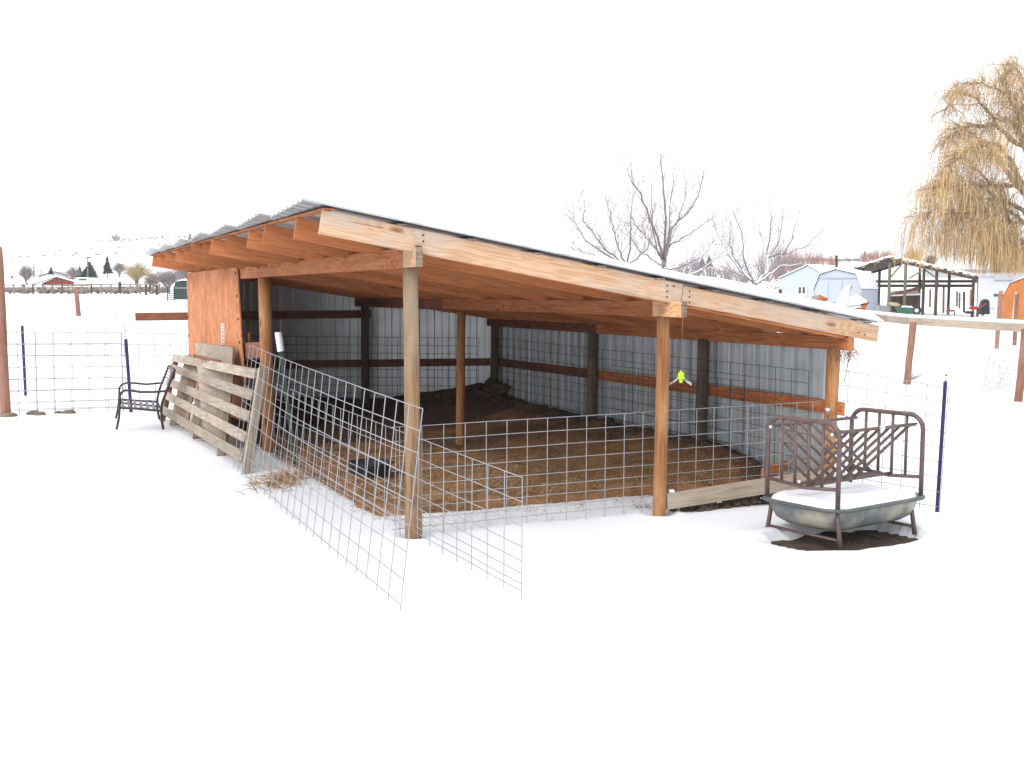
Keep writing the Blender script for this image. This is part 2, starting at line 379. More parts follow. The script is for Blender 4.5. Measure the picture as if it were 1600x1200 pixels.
# bare soil under the feeder
m = MB(); k = 28
for j in range(k+1):
    for i in range(k+1):
        x = FEED.x-1.1+2.2*i/k; y = FEED.y-1.1+2.2*j/k
        m.v.append((x, y, -.065+noise.noise((x*5, y*5, 2))*.02))
for j in range(k):
    for i in range(k): m.f.append((j*(k+1)+i, j*(k+1)+i+1, (j+1)*(k+1)+i+1, (j+1)*(k+1)+i))
m.build('bare_soil', dirt, None, True, kind='structure')
m = MB()
for k in range(60):
    x, y = FEED.x+random.gauss(0,.5), FEED.y+random.gauss(0,.4)
    if patch(x, y) < .95: blob(m, (x, y, -.06), random.uniform(.008,.03), .6, 6, k)
world_mesh(m, 'soil_clods', dirt, smooth=True, kind='stuff', label='small soil clods in the bare patch under the feeder', category='soil')
# straw bedding floor, banked against the walls
def floor_z(u, v):
    fv = far_v(u)
    z = -.10+min(1, max(0, (v-.55)/.7))*.14
    z += .27*min(1, max(0, (u-2.6)/1.7))**1.5*min(1, max(0, (v-.1)/1.5))
    z += .22*min(1, max(0, (v-fv+2.2)/2.2))**2
    z += noise.noise((u*1.1, v*1.1, 0))*.05*min(1, v/2)+noise.noise((u*5, v*5, 3))*.022+noise.noise((u*14, v*14, 3))*.012
    z -= max(0, .25-u)*.25
    e_ = max(0, 1-max(0, min(v-.6, u+.1))/.9)
    z += e_*(noise.noise((u*3.1, v*3.1, 8))*.06+noise.noise((u*11, v*11, 8))*.03)
    return z
m = MB(); nu, nv = 90, 150
for j in range(nv+1):
    for i in range(nu+1):
        u = -.25+4.75*i/nu; v = .3+(far_v(u)-.3)*j/nv
        m.v.append(tuple(W(u, v, floor_z(u, v))))
for j in range(nv):
    for i in range(nu): a = j*(nu+1)+i; m.f.append((a, a+1, a+nu+2, a+nu+1))
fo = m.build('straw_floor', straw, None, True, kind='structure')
ma = fo.data.attributes.new('muck', 'FLOAT', 'POINT')      # trodden muck plus painted-in interior shade, deep in the pen and along its walls
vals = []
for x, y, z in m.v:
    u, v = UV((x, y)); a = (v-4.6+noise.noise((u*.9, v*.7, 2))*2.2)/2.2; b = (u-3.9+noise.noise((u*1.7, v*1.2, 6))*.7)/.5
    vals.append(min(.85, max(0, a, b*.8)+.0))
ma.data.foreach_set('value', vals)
m = MB(); ml = MB()
for k in range(22000):
    u = random.uniform(.0, 4.35); v = .75+abs(random.gauss(0, 3.0))
    if v > far_v(u)-.4 or random.random() < (v-3.5)/4: continue
    p = W(u, v, floor_z(u, v)+.006); a = random.uniform(0, pi); l = random.uniform(.03, .11); r_ = random.uniform(.0015, .0035)
    d = Vector((cos(a), sin(a), random.uniform(-.15, .35)))*l
    q = Vector((-sin(a), cos(a), 0))*r_
    (m if k % 5 < 3 else ml).quad(p-q, p+q, p+d+q, p+d-q)
for k in range(900):
    u = random.uniform(-.1, 4.2); v = .8-abs(random.gauss(0, .3)) if random.random() < .7 else random.uniform(.5, 4)
    if v > .9: u = .1-abs(random.gauss(0, .2))
    p = W(u, v, 0); p.z = max(H(p.x, p.y), floor_z(u, v) if u > -.2 else -1)+.005; a = random.uniform(0, pi); l = random.uniform(.02, .07)
    d = Vector((cos(a), sin(a), random.uniform(0, .3)))*l; q = Vector((-sin(a), cos(a), 0))*.002
    m.quad(p-q, p+q, p+d+q, p+d-q)
world_mesh(ml, 'loose_straw', stalkl, kind='stuff', label='pale loose straw stalks scattered over the shelter floor', category='straw')
world_mesh(m, 'loose_straw', stalk, kind='stuff', label='loose straw stalks scattered over the shelter floor', category='straw')
# clods along the inside of the walls
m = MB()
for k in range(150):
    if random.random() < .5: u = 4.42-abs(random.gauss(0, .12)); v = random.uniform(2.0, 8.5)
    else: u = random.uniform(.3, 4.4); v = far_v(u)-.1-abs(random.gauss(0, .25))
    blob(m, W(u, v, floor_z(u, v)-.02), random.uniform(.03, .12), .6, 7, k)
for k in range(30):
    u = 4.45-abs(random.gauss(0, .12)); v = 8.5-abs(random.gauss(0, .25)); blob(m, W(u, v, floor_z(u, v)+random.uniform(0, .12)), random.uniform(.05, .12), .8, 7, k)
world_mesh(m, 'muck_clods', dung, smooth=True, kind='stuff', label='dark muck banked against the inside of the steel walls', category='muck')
# ------------------------------------------------------------ the shelter
shed = thing('animal_shelter', W(0,0,0), 'open fronted orange timber livestock shelter with steel walls and low sloping roof', 'shelter')
def ztop(u): return 2.719-.1672*(u+.8237)
posts = [((648,838),(641,414),0,0,.068,.060,WPO), ((424,690),(413,436),0,None,.075,.072,WPR), ((300,640),(312,440),0,None,.07,.07,WPR)]
post('post', W(.02,0,-.25), PU(641,414,0), .072, .062, WPO, shed)
post('post', W(-.02,5.6,-.3), PU(413,434,0), .085, .085, WPR, shed)
post('post', W(0,10.7,-.3), W(0,10.7,2.28), .07, .07, WPR, shed)
pb = PU(1030,806,2.44); pb.z = -.25
post('post', pb, PU(1037,494,2.44), .063, .060, WPR, shed)
post('post', W(2.42,4.95,-.3), PU(720.5,486,2.46), .062, .058, WPR, shed)
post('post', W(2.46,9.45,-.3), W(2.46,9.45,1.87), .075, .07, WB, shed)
post('post', W(4.49,0.05,-.25), W(4.51,.0,1.53), .072, .066, WPR, shed)
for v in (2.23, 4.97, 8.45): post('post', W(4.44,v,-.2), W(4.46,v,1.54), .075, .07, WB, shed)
# beams
def beam(p0, p1, w, t, mt=WO): return board('beam', p0, p1, w, t, mt, shed)
beam(W(-.03,-.29,2.36), W(-.03,6.05,2.36), .165, .045)
beam(W(.035,.02,2.36), W(.035,6.0,2.36), .16, .045)
board('beam_cap', W(-.028,-.285,2.447), W(-.028,.3,2.447), .008, .05, WD, shed)
beam(W(-.03,6.07,2.355), W(-.03,11.1,2.355), .165, .045)
beam(W(2.43,-.42,1.935), W(2.43,5.6,1.935), .145, .045)
beam(W(2.50,.02,1.935), W(2.50,5.6,1.935), .14, .045)
beam(W(2.46,5.62,1.925), W(2.46,10.0,1.925), .15, .09, WR)
beam(W(4.51,-.24,1.59), W(4.51,4.9,1.59), .135, .08, WO)
beam(W(4.51,4.92,1.59), W(4.51,8.9,1.59), .13, .08, WR)
# bleached cut ends of the beams (nailed-on scabs)
board('beam_scab', W(-.058,-.292,2.36), W(-.058,.02,2.36), .163, .010, WN, shed)
board('beam_scab', W(2.402,-.422,1.935), W(2.402,.06,1.935), .143, .010, WN, shed)
board('beam_scab', W(2.40,-.424,1.935), W(2.455,-.424,1.935), .141, .006, WPE, shed)
board('beam_scab', W(-.062,-.294,2.36), W(-.004,-.294,2.36), .161, .006, WPE, shed)
# rafters (trapezoidal plan: far end runs skew)
tails = [-.22,.71,1.81,2.8,3.9,4.92,5.65,6.1,7.18,8.18,9.29,10.38,11.2]
FR = far_v(-.82)+.22
def RV(t, u): return -.22+t*(far_v(u)+.22)
up_r = Vector((0,0,1))
for i, v in enumerate(tails):
    t = (v+.22)/FR; uL = -.8237+random.uniform(-.02, .02); uR = 4.8
    if i == 7: uL -= .06
    if i == 0:
        a, b = 0, 1
        z0, zm, z1 = ztop(-.8237), ztop(2.5), ztop(4.8557)
        board('rafter', W(-.8237,-.22,z0-.1), W(2.52,-.22,zm-.095), .19, .04, WP, shed)
        board('rafter', W(2.526,-.222,zm-.097), W(4.8557,-.222,z1-.082), .165, .04, WP, shed)
        board('rafter', W(-.80,-.178,z0-.1), W(4.6,-.178,ztop(4.6)-.1), .19, .038, WO, shed)
        continue
    board('rafter', W(uL, RV(t,uL), ztop(uL)-.095), W(uR, RV(t,uR), ztop(uR)-.095), .19, .04, WRF, shed)
# blocking between rafters over the beams
for u, z in ((0.0, 2.36+.09), (2.46, 1.935+.08)):
    for i in range(1, len(tails)-1):
        ta, tb = (tails[i]+.22)/FR, (tails[i+1]+.22)/FR
        if tails[i+1]-tails[i] < .5: continue
        va, vb = RV(ta, u)+.022, RV(tb, u)-.022
        board('blocking', W(u+.03, va, ztop(u+.03)-.09), W(u+.03, vb, ztop(u+.03)-.09), .15, .036, WO, shed)
# purlins laid flat over the rafters
u = -.775
while u < 4.8:
    jut = random.uniform(0, .025)
    board('purlin', W(u, -.245-jut, ztop(u)+.007), W(u, far_v(u)+.05, ztop(u)+.007), .014, .088, WO if u < -.5 else WGD, shed)
    u += .61
# corrugated roof sheets
def cor(sv, pitch=.23):
    k = (sv % pitch)/pitch
    return .022 if k < .16 else (.022*(1-(k-.16)/.08) if k < .24 else (0 if k < .92 else .022*(k-.92)/.08))
NS = 7
for j in range(NS):
    ta, tb = j/NS-.003, (j+1)/NS+.004
    m = MB(); FRl = far_v(-.8)+.35; n = 64; us = [None, .5, 2.0, 3.5, 4.86]
    for i in range(n+1):
        t = ta+(tb-ta)*i/n; k = i/n
        uL = -.975+.10*k
        sv = t*FRl
        for ui, u in enumerate(us):
            u = uL if u is None else u
            v = -.27+t*(far_v(u)+.35)
            zz = ztop(u)+.017+cor(sv)+.014*(1-k)
            m.v.append(tuple(W(u, v, zz)))
    q = len(us)
    for i in range(n):
        for r_ in range(q-1): a = i*q+r_; m.f.append((a, a+1, a+q+1, a+q))
    o = world_mesh(m, 'roof_sheet', roofm, shed)
    sd_ = o.modifiers.new('thickness', 'SOLIDIFY'); sd_.thickness = .003
# snow lying on the roof
m = MB(); nu, nv = 130, 36
def sn_t(u, v):
    base = .022+.060*min(1, max(0, (u-.2)/3.2))
    if u < .5: base *= max(0, (u+.2)/.7)
    return max(.002, base*(1+.35*noise.noise((u*3, v*2, 0))))*min(1, max(.0, (4.89-u)/.22))**.5
for lay in (0, 1):
    for j in range(nv+1):
        for i in range(nu+1):
            u = -.2+5.08*i/nu; s = (j/nv)**1.6
            e0 = -.285-.015*noise.noise((u*6, 0, 1)); v = e0+s*(far_v(u)-e0)
            z = ztop(u)+.045
            rnd = min(1, (v-e0+.012)/.05)**.5
            m.v.append(tuple(W(u, v, z+(sn_t(u, v)*rnd if lay else -.006+.006*noise.noise((u*9, v, 2))))))
off = (nu+1)*(nv+1)
for j in range(nv):
    for i in range(nu):
        a = j*(nu+1)+i; b = off+a
        m.f.append((b, b+1, b+nu+2, b+nu+1)); m.f.append((a, a+nu+1, a+nu+2, a+1))
for i in range(nu): m.f.append((i, i+1, off+i+1, off+i))
for j in range(nv): a = j*(nu+1)+nu; m.f.append((a, a+nu+1, off+a+nu+1, off+a))
world_mesh(m, 'roof_snow', snow, shed, True, kind='stuff')
# steel walls: profiled sheets
def wall_sheet(P, s0, s1, z0f, z1f, outn):
    m = MB(); L = s1-s0; xs_ = []; s = s0; ribs = []
    n = max(2, round(L/.23))
    for i in range(n):
        a = s0+L*i/n; d = L/n
        xs_ += [(a, 0), (a+d*.30, 0), (a+d*.34, .045), (a+d*.46, .045), (a+d*.50, 0), (a+d*.73, 0), (a+d*.76, .01), (a+d*.82, .01), (a+d*.85, 0)]
    xs_.append((s1, 0))
    for s, h in xs_:
        p = P(s)
        m.v.append((p.x+outn.x*(-h), p.y+outn.y*(-h), z0f(s))); m.v.append((p.x-outn.x*h, p.y-outn.y*h, z1f(s)))
    for i in range(len(xs_)-1): a = 2*i; m.f.append((a, a+2, a+3, a+1))
    return m
nr = Vector((cy, sy, 0))
edges = [.12,1.02,1.95,3.0,3.95,5.1,6.15,7.3,8.72]
for a, b in zip(edges, edges[1:]):
    off = .012*((edges.index(a)) % 2)
    mm = wall_sheet(lambda s: W(4.60+off, s, 0), a, b+.03, lambda s: -.1, lambda s: 1.66, nr)
    o = world_mesh(mm, 'wall_sheet', wallm, shed); q = o.modifiers.new('thickness', 'SOLIDIFY'); q.thickness = .002
B0, B1 = W(4.62, far_v(4.62)+.12, 0), W(-.0, far_v(-.0)+.12, 0)
bd = (B1-B0); BL = bd.length; bd.normalize(); bn = Vector((-bd.y, bd.x, 0)); 
if bn.dot(W(0,1,0)-W(0,0,0)) < 0: bn = -bn
def PB(s): return B0+bd*s
def ub(s): return UV(PB(s))[0]
k = 7
for i in range(k):
    a, b = BL*i/k, BL*(i+1)/k+.03
    mm = wall_sheet(lambda s: PB(s)+bn*(.012*(i % 2)), a, b, lambda s: -.1, lambda s: ztop(ub(s))-.02, bn)
    o = world_mesh(mm, 'wall_sheet', wallm, shed); q = o.modifiers.new('thickness', 'SOLIDIFY'); q.thickness = .002
# girts
board('girt', W(4.545,-.12,.93), W(4.545,4.97,.93), .135, .038, WO, shed)
board('girt', W(4.545,4.98,.93), W(4.545,8.75,.91), .13, .038, WR, shed)
def GB(s, z): p = PB(s)-bn*.06; p.z = z; return p
board('girt', GB(.1,.90), GB(BL,.80), .13, .038, WR, shed)
pe = PV(212,495,0)          # long girt that sticks out past the corner
dirl = GB(2.25,1.72); far_end = GB(BL,1.70)
x_, y_, z_ = ray(212,495)
t_ = ((dirl.x*bn.x+dirl.y*bn.y))/(x_*bn.x+y_*bn.y)
board('girt', GB(2.2,1.72), Vector((x_*t_, y_*t_, CH+z_*t_)), .14, .038, WR, shed)
# board across the high side beside the plywood, with a stub above it
board('girt', PU(372,548,-.02), PU(412,547,-.02), .22, .038, WR, shed)
board('blocking', PU(390,560,.05), PU(390,520,.05), .10, .036, WO, shed, up=(0,1,0))
# plywood sheet on the high side
tr, tl = PU(370,417,-.09), PV(291.5,427,11.0)
br, bl = Vector((PU(381,600,-.09).x, PU(381,600,-.09).y, .05)), Vector((tl.x, tl.y, .0))
br = PU(384,600,-.09); br.z = .25
bl = PV(296,600,11.0); bl.z = .2
m = MB(); 
m.slab([bl, br, tr, tl], (cy*.02, sy*.02, 0))
world_mesh(m, 'plywood_panel', ply, shed)
m = MB()
for i in range(7):
    for q in ((.02), (.98)):
        p = tr.lerp(br, .04+i*.15).lerp(tl.lerp(bl, .04+i*.15), q)+Vector((-.006,-.004,0))
        m.tube([p, p+Vector((-.008,-.004,0))], .02, 6)
world_mesh(m, 'nail_heads', WD and blackm, shed, kind='stuff')
# kick board between the second and third posts
board('kick_board', W(2.50,-.07,.13), W(4.45,-.07,.25), .155, .035, WK, shed)
board('kick_board', W(4.0,.45,.22), W(4.42,.6,.26), .11, .035, WO, shed)
m = MB()
for k in range(150):
    u = random.uniform(2.62, 4.4); blob(m, W(u, .02+random.uniform(-.05,.16), -.01+(u-2.5)*.05+random.uniform(-.02,.04)), random.uniform(.025,.065), .65, 7, k)
world_mesh(m, 'dirt_bank', dung, smooth=True, kind='stuff', label='dark dirt showing under the muddy kick board', category='dirt')
m = MB(); blob(m, W(2.56,-.06,.222), .034, .6, 8, 2, .5)
tag(world_mesh(m, 'snow_lump', snow, smooth=True), 'small white lump of snow on the kick board beside the middle post', 'snow')
# nails on the joint of the barge rafter
m = MB()
for u, dz in ((2.36,-.04),(2.36,-.09),(2.36,-.14),(2.43,-.03),(2.60,-.05),(2.60,-.1),(2.60,-.15),(.02,-.04),(.02,-.09),(-.03,-.14),(4.6,-.11),(4.68,-.12)):
    p = W(u, -.243, ztop(u)+dz); m.tube([p, p-Vector((-sy, cy, 0))*.006], .008, 6)
world_mesh(m, 'nail_heads', blackm, shed, kind='stuff')
# tuft of twine and straw caught on the corner post
m = MB()
for k in range(70):
    p = W(4.5+random.uniform(-.12,.2), -.1+random.uniform(-.05,.05), 1.50+random.uniform(-.02,.05)); pts = [p]
    d = Vector((random.uniform(-1,1), random.uniform(-.4,.2), random.uniform(-1,.3)))
    for i in range(3): p = p+d*.04+Vector((random.uniform(-.02,.02),0,-.012*i)); pts.append(p)
    m.tube(pts, .0025, 3, False)
for x0 in (4.42, 4.6):
    p = W(x0,-.1,1.5); pts = [p]
    for i in range(6): p = p+Vector((random.uniform(-.02,.02),0,-.05)); pts.append(p)
    m.tube(pts, .005, 4)
tag(world_mesh(m, 'twine_tuft', stalk), 'tangle of pale baling twine caught under the low roof corner', 'twine')
# ------------------------------------------------------------ wire panels
def panel(root, T, Bt, length, stays, hs, r, mt, joined=False, sag=0):
    """Bt(s), T(s): bottom and top points along the panel"""
    def P(s, h):
        b, t = Bt(s), T(s); p = b.lerp(t, h)
        p.z -= sag*sin(pi*s)*sin(pi*min(1, h*.9)); return p
    js = MB(); js2 = MB()
    for h in hs:
        pts = [P(i/14, h)+Vector((0,0,noise.noise((i*.8, h*7, length))*.004)) for i in range(15)]
        m = js if joined else MB(); m.tube(pts, r, 5)
        if not joined: world_mesh(m, 'horizontal_wire', mt, root)
    for s in stays:
        pts = [P(s, h) for h in (0, .25, .5, .75, 1)]
        m = js2 if joined else MB(); m.tube(pts, r, 5)
        if not joined: world_mesh(m, 'vertical_wire', mt, root)
    if joined:
        world_mesh(js, 'horizontal_wires', mt, root, kind='stuff'); world_mesh(js2, 'vertical_wires', mt, root, kind='stuff')
fr = [i/22 for i in range(23)]
hgt = .93
# front panel between the three front posts
t = thing('wire_fence', W(0,-.0,0), 'galvanised wire panel strung across the shelter front between the log posts', 'wire fence', 'galvanised wire stock panels')
hh = [0.06,.14,.25,.35,.46,.60,.735,.87,1.0]
panel(t, lambda s: W(-.15+4.6*s,.075,.935+.06*s), lambda s: W(-.15+4.6*s,.075,-.03+.05*s), 4.6, [(i+.35)/23 for i in range(23)], [h*.965+.035 for h in hh], .0036, wire)
# leaning panel nearest the pallet
t = thing('wire_fence', W(-.8,-2,0), 'tall galvanised wire panel leaning outward with its free corner lowest on the snow', 'wire fence', 'galvanised wire stock panels')
panel(t, lambda s: W(-.35+(-.62+.35)*s, 5.1+(-2-5.1)*s, 1.42-.11*s), lambda s: W(-.72-.08*s, 4.3-6.36*s, .0), 6.3, [i/24 for i in range(25)], [.03,.155,.29,.42,.54,.66,.78,.89,1.0], .0037, wire, sag=.05)
t = thing('wire_fence', W(0,-2.1,0), 'low galvanised wire panel standing upright past the tall round front post', 'wire fence', 'galvanised wire stock panels')
panel(t, lambda s: W(-.05+.1*s, 5.0-7.11*s, .93-.10*s), lambda s: W(-.1+.15*s, 5.0-7.11*s, -.0), 6.8, [i/25 for i in range(26)], [.06,.12,.21,.31,.43,.60,.80,1.0], .0036, wire)
# panel from corner post to purple post
t = thing('wire_fence', W(4.5,0,0), 'large mesh wire panel between the shelter corner and the purple post behind the feeder', 'wire fence', 'large mesh wire panels')
e1t, e1b = D(1482,606,10.45), D(1468,800,10.35)
e0t = W(4.6,.3,1.33); e0b = W(4.6,.3,.02)
panel(t, lambda s: e0t.lerp(e1t, s), lambda s: e0b.lerp(e1b, s), 1.7, [(i+.5)/6.5 for i in range(7)], [0.04,.16,.28,.40,.52,.64,.76,.88,1.0], .0037, wired if 0 else wire)
# lining panels on the inside of the two steel walls
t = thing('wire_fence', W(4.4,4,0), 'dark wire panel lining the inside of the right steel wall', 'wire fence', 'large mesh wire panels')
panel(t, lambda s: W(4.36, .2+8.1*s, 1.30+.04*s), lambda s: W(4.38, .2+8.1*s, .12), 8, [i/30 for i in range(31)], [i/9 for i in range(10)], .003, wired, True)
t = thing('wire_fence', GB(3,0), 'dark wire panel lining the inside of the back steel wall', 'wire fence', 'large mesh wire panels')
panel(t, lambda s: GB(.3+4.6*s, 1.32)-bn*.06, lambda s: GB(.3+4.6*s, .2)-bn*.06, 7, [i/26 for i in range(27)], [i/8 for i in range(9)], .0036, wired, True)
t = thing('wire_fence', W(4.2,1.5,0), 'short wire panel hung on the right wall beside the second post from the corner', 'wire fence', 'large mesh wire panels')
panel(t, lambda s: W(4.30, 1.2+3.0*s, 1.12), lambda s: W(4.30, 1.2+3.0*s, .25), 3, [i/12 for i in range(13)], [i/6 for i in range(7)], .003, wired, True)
# ------------------------------------------------------------ studded T posts
def tpost(top, base, mt, label, tip=.16, group='steel T posts', w=.034, tipm=white):
    top, base = Vector(top), Vector(base)
    t = thing('t_post', base, label, 'fence post', group)
    d = (top-base); L = d.length; d.normalize(); q = base-d*.2; M, LL = frame(q, top, (0,1,0))
    def prof(x0, x1):
        m = MB(); m.box(x0, x1, -w/2, w/2, -.004, .002); m.box(x0, x1, -.003, .003, .002, w*.8)
        return m
    x1 = LL/2; prof(-x1, x1-tip).build('shaft', mt, t, M=M)
    prof(x1-tip, x1).build('painted_tip', tipm, t, M=M)
    m = MB(); x = -x1+.35
    while x < x1-.03: m.box(x, x+.018, -.006, .006, -.010, -.004); x += .055
    m.build('studs', mt, t, M=M, kind='stuff')
    return t
tpost(D(1478.5,575,10.4), D(1464,799,10.4)*1, tpm, 'purple steel post with a pale tip standing behind the hay feeder', .13, w=.036)
p = GT(40,617); tpost(D(33.5,484,p.y), p, tpm, 'purple steel post with a pale tip near the tall wooden post at far left', .32, w=.06)
p = GT(205,645); tpost(D(195,506,p.y), p, tpm, 'leaning purple steel post with a pale tip behind the metal patio chair', .26, w=.058)
# ------------------------------------------------------------ left wire fence and posts
t = thing('wire_fence', GT(0,648), 'pale wire mesh fence panel at the far left', 'wire fence', 'wire mesh fence on the left')
def fpanel(x0, x1, yt0, yt1, yb0, yb1, dy, nst, joined=True, r=.0056, root=None, nh=8, ):
    b0, b1 = GT(x0, yb0), GT(x1, yb1); b0.y += dy; b1.y += dy
    T0, T1 = D(x0, yt0, b0.y), D(x1, yt1, b1.y)
    b0 = Vector((T0.x, b0.y, b0.z)); b1 = Vector((T1.x, b1.y, b1.z))
    panel(root, lambda s: T0.lerp(T1, s), lambda s: b0.lerp(b1, s), 3, [i/nst for i in range(nst+1)], [.05]+[(i+1)/(nh-1) for i in range(nh-1)], r, wire, joined)
fpanel(-60, 189, 518, 519, 652, 643, 0, 9, True, root=t)
t = thing('wire_fence', GT(100,648), 'second wire mesh panel overlapping just behind the first at the far left', 'wire fence', 'wire mesh fence on the left')
fpanel(-32, 194, 520, 520.5, 651, 643.5, .25, 8, True, root=t)
t = thing('wire_fence', GT(250,645), 'wire mesh fence panel behind the patio chair', 'wire fence', 'wire mesh fence on the left')
fpanel(190, 291, 520.5, 521.5, 644, 641, 0, 4, True, root=t)
p = GT(10,652); tp = D(-3,386,p.y)
o = post('fence_post', p-Vector((0,0,.3)), tp, .082, .068, WF, None, wob=.02); tag(o, 'tall round wooden post cut by the left edge of the picture', 'fence post')
m = MB()
for x, y, r_ in ((12,652,.16),(52,648,.13),(62,649,.12),(91,646,.07),(108,646,.12)):
    p = GT(x, y); blob(m, p+Vector((0,0,.01)), r_, .45, 8, x)
tag(world_mesh(m, 'dead_grass', twigb, smooth=True, kind='stuff'), 'brown dead grass poking through snow under the left fence', 'grass')
# ------------------------------------------------------------ PVC capped green post, and white tipped post behind the pallet
b = PU(462,735,-.2); b.z = 0; tpp = PU(440,560,-.2)
b = Vector(W(-.25, 2.6, 0)); 
b = GT(462,728); b = Vector((b.x, b.y, -.02)); 
t_ = D(438,545,b.y)
o = tpost(t_, b, tpg, 'green steel post leaning inside the wire panels under a white pipe cap', .0001, w=.05)
m = MB(); dd = (t_-b).normalized(); m.tube([D(439,549,b.y), D(434.5,519,b.y)], .042, 12); tag(world_mesh(m, 'plastic_pipe', white, smooth=False), 'short white plastic pipe slipped over the leaning green post', 'pipe')
b = GT(350,672); o = tpost(D(348,505,b.y), b, tpg, 'dark steel post with a long white tip in front of the plywood', .33, w=.055)
# ------------------------------------------------------------ weathered slatted pallet gate leaning on the plywood side
gate = thing('slatted_gate', GT(385,742), 'grey weathered slatted wooden gate leaning beside the plywood panel', 'wooden gate')
gb1, gt1 = GT(388,742), D(413,577,13.1); gb0, gt0 = D(254,655,17.6), D(277,553,18.2)
gb0.z = max(gb0.z, .0)
def GP(s, h): return gb0.lerp(gb1, s).lerp(gt0.lerp(gt1, s), h)
gn = (GP(1,0)-GP(0,0)).cross(GP(0,1)-GP(0,0)).normalized()
if gn.y > 0: gn = -gn
for h0, h1 in ((.92,.965),(.72,.775),(.52,.58),(.32,.385),(.115,.165)):
    hl, hr = {.92:(.93,.935),.72:(.77,.72),.52:(.56,.515),.32:(.36,.315),.115:(.14,.13)}[h0]
    board('slat', GP(-.01,hl)+gn*.045, GP(.965,hr)+gn*.045, .125, .022, WG, gate, up=(GP(.5,1)-GP(.5,0)))
board('end_rail', GP(.985,-.03), GP(.985,1.0), .10, .07, WG, gate, up=gn)
board('end_rail', GP(.0,-.02), GP(.0,.93), .08, .08, WF, gate, up=gn)
# boards stacked behind the gate
def lean(x0, y0, x1, y1, Y0, Y1, w_, t_, mt, label, name='loose_board'):
    o = board(name, D(x0,y0,Y0), D(x1,y1,Y1), w_, t_, mt, None, up=(1,-.15,0)); return tag(o, label, 'board', 'boards leaning behind the slatted gate')
lean(277,664,302,556, 16.7,17.6, .24,.04, WGD, 'dark weathered plank leaning leftmost behind the slatted gate')
lean(290,668,309,560, 16.2,17.0, .07,.04, WG, 'pale narrow batten between dark planks behind the slatted gate')
lean(301,674,318,562, 15.6,16.5, .06,.05, WG, 'thin pale strip second from left behind the slatted gate')
lean(310,684,330,560, 15.2,16.2, .16,.05, WGD, 'dark plank with lowest foot just left of the grey sheet')
lean(345,712,362,575, 13.8,15.0, .10,.05, WK, 'brown plank standing right of the grey sheet behind the gate')
q = [D(318,680,15.0), D(354,700,14.3), D(364,543,15.6), D(304,535,16.5)]
m = MB(); m.slab([q[0], q[1], q[2], q[3]], (.02,.04,0)); o = world_mesh(m, 'plywood_sheet', WGD and WG); tag(o, 'grey muddy plywood sheet leaning behind the slatted gate', 'plywood sheet')
# broken top strip
o = board('loose_board', D(303,556,16.0), D(345,566,15.4), .05, .02, WR, None); tag(o, 'thin reddish strip lying across the foot of the grey sheet top', 'board')
# ------------------------------------------------------------ patio chair
cb = GT(218,671); YC = cb.y
chair = thing('patio_chair', cb, 'brown metal patio chair with strap seat beside the slatted gate', 'chair')
def C1(x, y, dY): return D(x, y, YC+dY)
def side(front, dxx=0, dyy=0, dY=0):
    m = MB(); P = lambda x, y: C1(x+dxx, y+dyy, dY)
    m.strip([P(181.5,671), P(185,652), P(187,635), P(187.5,612), P(191,605), P(199,601), P(212,601), P(230,603), P(250,602), P(258,601)], .035, .03, (0,1,0)); return m
near = MB(); P = lambda x, y: C1(x, y, -.25)
near.tube([P(182,671), P(185.5,655), P(187,638), P(187.5,618), P(190,613), P(195,610), P(202,610), P(220,612.5), P(240,612.5), P(259,611)], .018, 6)
near.tube([P(255,671), P(252.5,655), P(252,641), P(253,630), P(259,614), P(273,578)], .02, 6)
near.tube([P(187,637), P(215,638.5), P(252,642)], .02, 6)
world_mesh(near, 'side_frame', chairm, chair)
far = MB(); P = lambda x, y: C1(x, y, .35)
far.tube([P(181,654), P(184,640), P(186,622), P(186.5,606), P(190,601), P(197,598.5), P(210,598.5), P(228,600.5), P(245,599), P(255,598)], .016, 6)
far.tube([P(249,655), P(246,640), P(246,622), P(250,606), P(264,571)], .018, 6)
far.tube([P(187,624), P(215,626), P(246,628)], .018, 6)
world_mesh(far, 'side_frame', chairm, chair)
m = MB(); m.tube([C1(187,629.5,.1), C1(215,632,.1), C1(249,635,.1)], .016, 6); m.tube([C1(264,571,.35), C1(273,578,-.25)], .018, 6)
m.tube([C1(187,624,.35), C1(187,637,-.25)], .016, 6); m.tube([C1(246,628,.35), C1(252,642,-.25)], .016, 6)
world_mesh(m, 'cross_bar', chairm, chair)
for i in range(6):
    x = 192+i*9.6; m = MB(); a, b = C1(x-1.5,624.0+i*.75,.35), C1(x+1,637.3+i*.8,-.25); m.strip([a, b], .042, .006); world_mesh(m, 'seat_strap', strapm, chair)
for i in range(7):
    f = i/6.6; a = C1(263-13*f, 574+28*f, .35); b = C1(271.5-12.5*f, 582+30*f, -.25); m = MB(); m.strip([a, b], .055, .006, (.8,0,.5)); world_mesh(m, 'back_strap', strapm, chair)
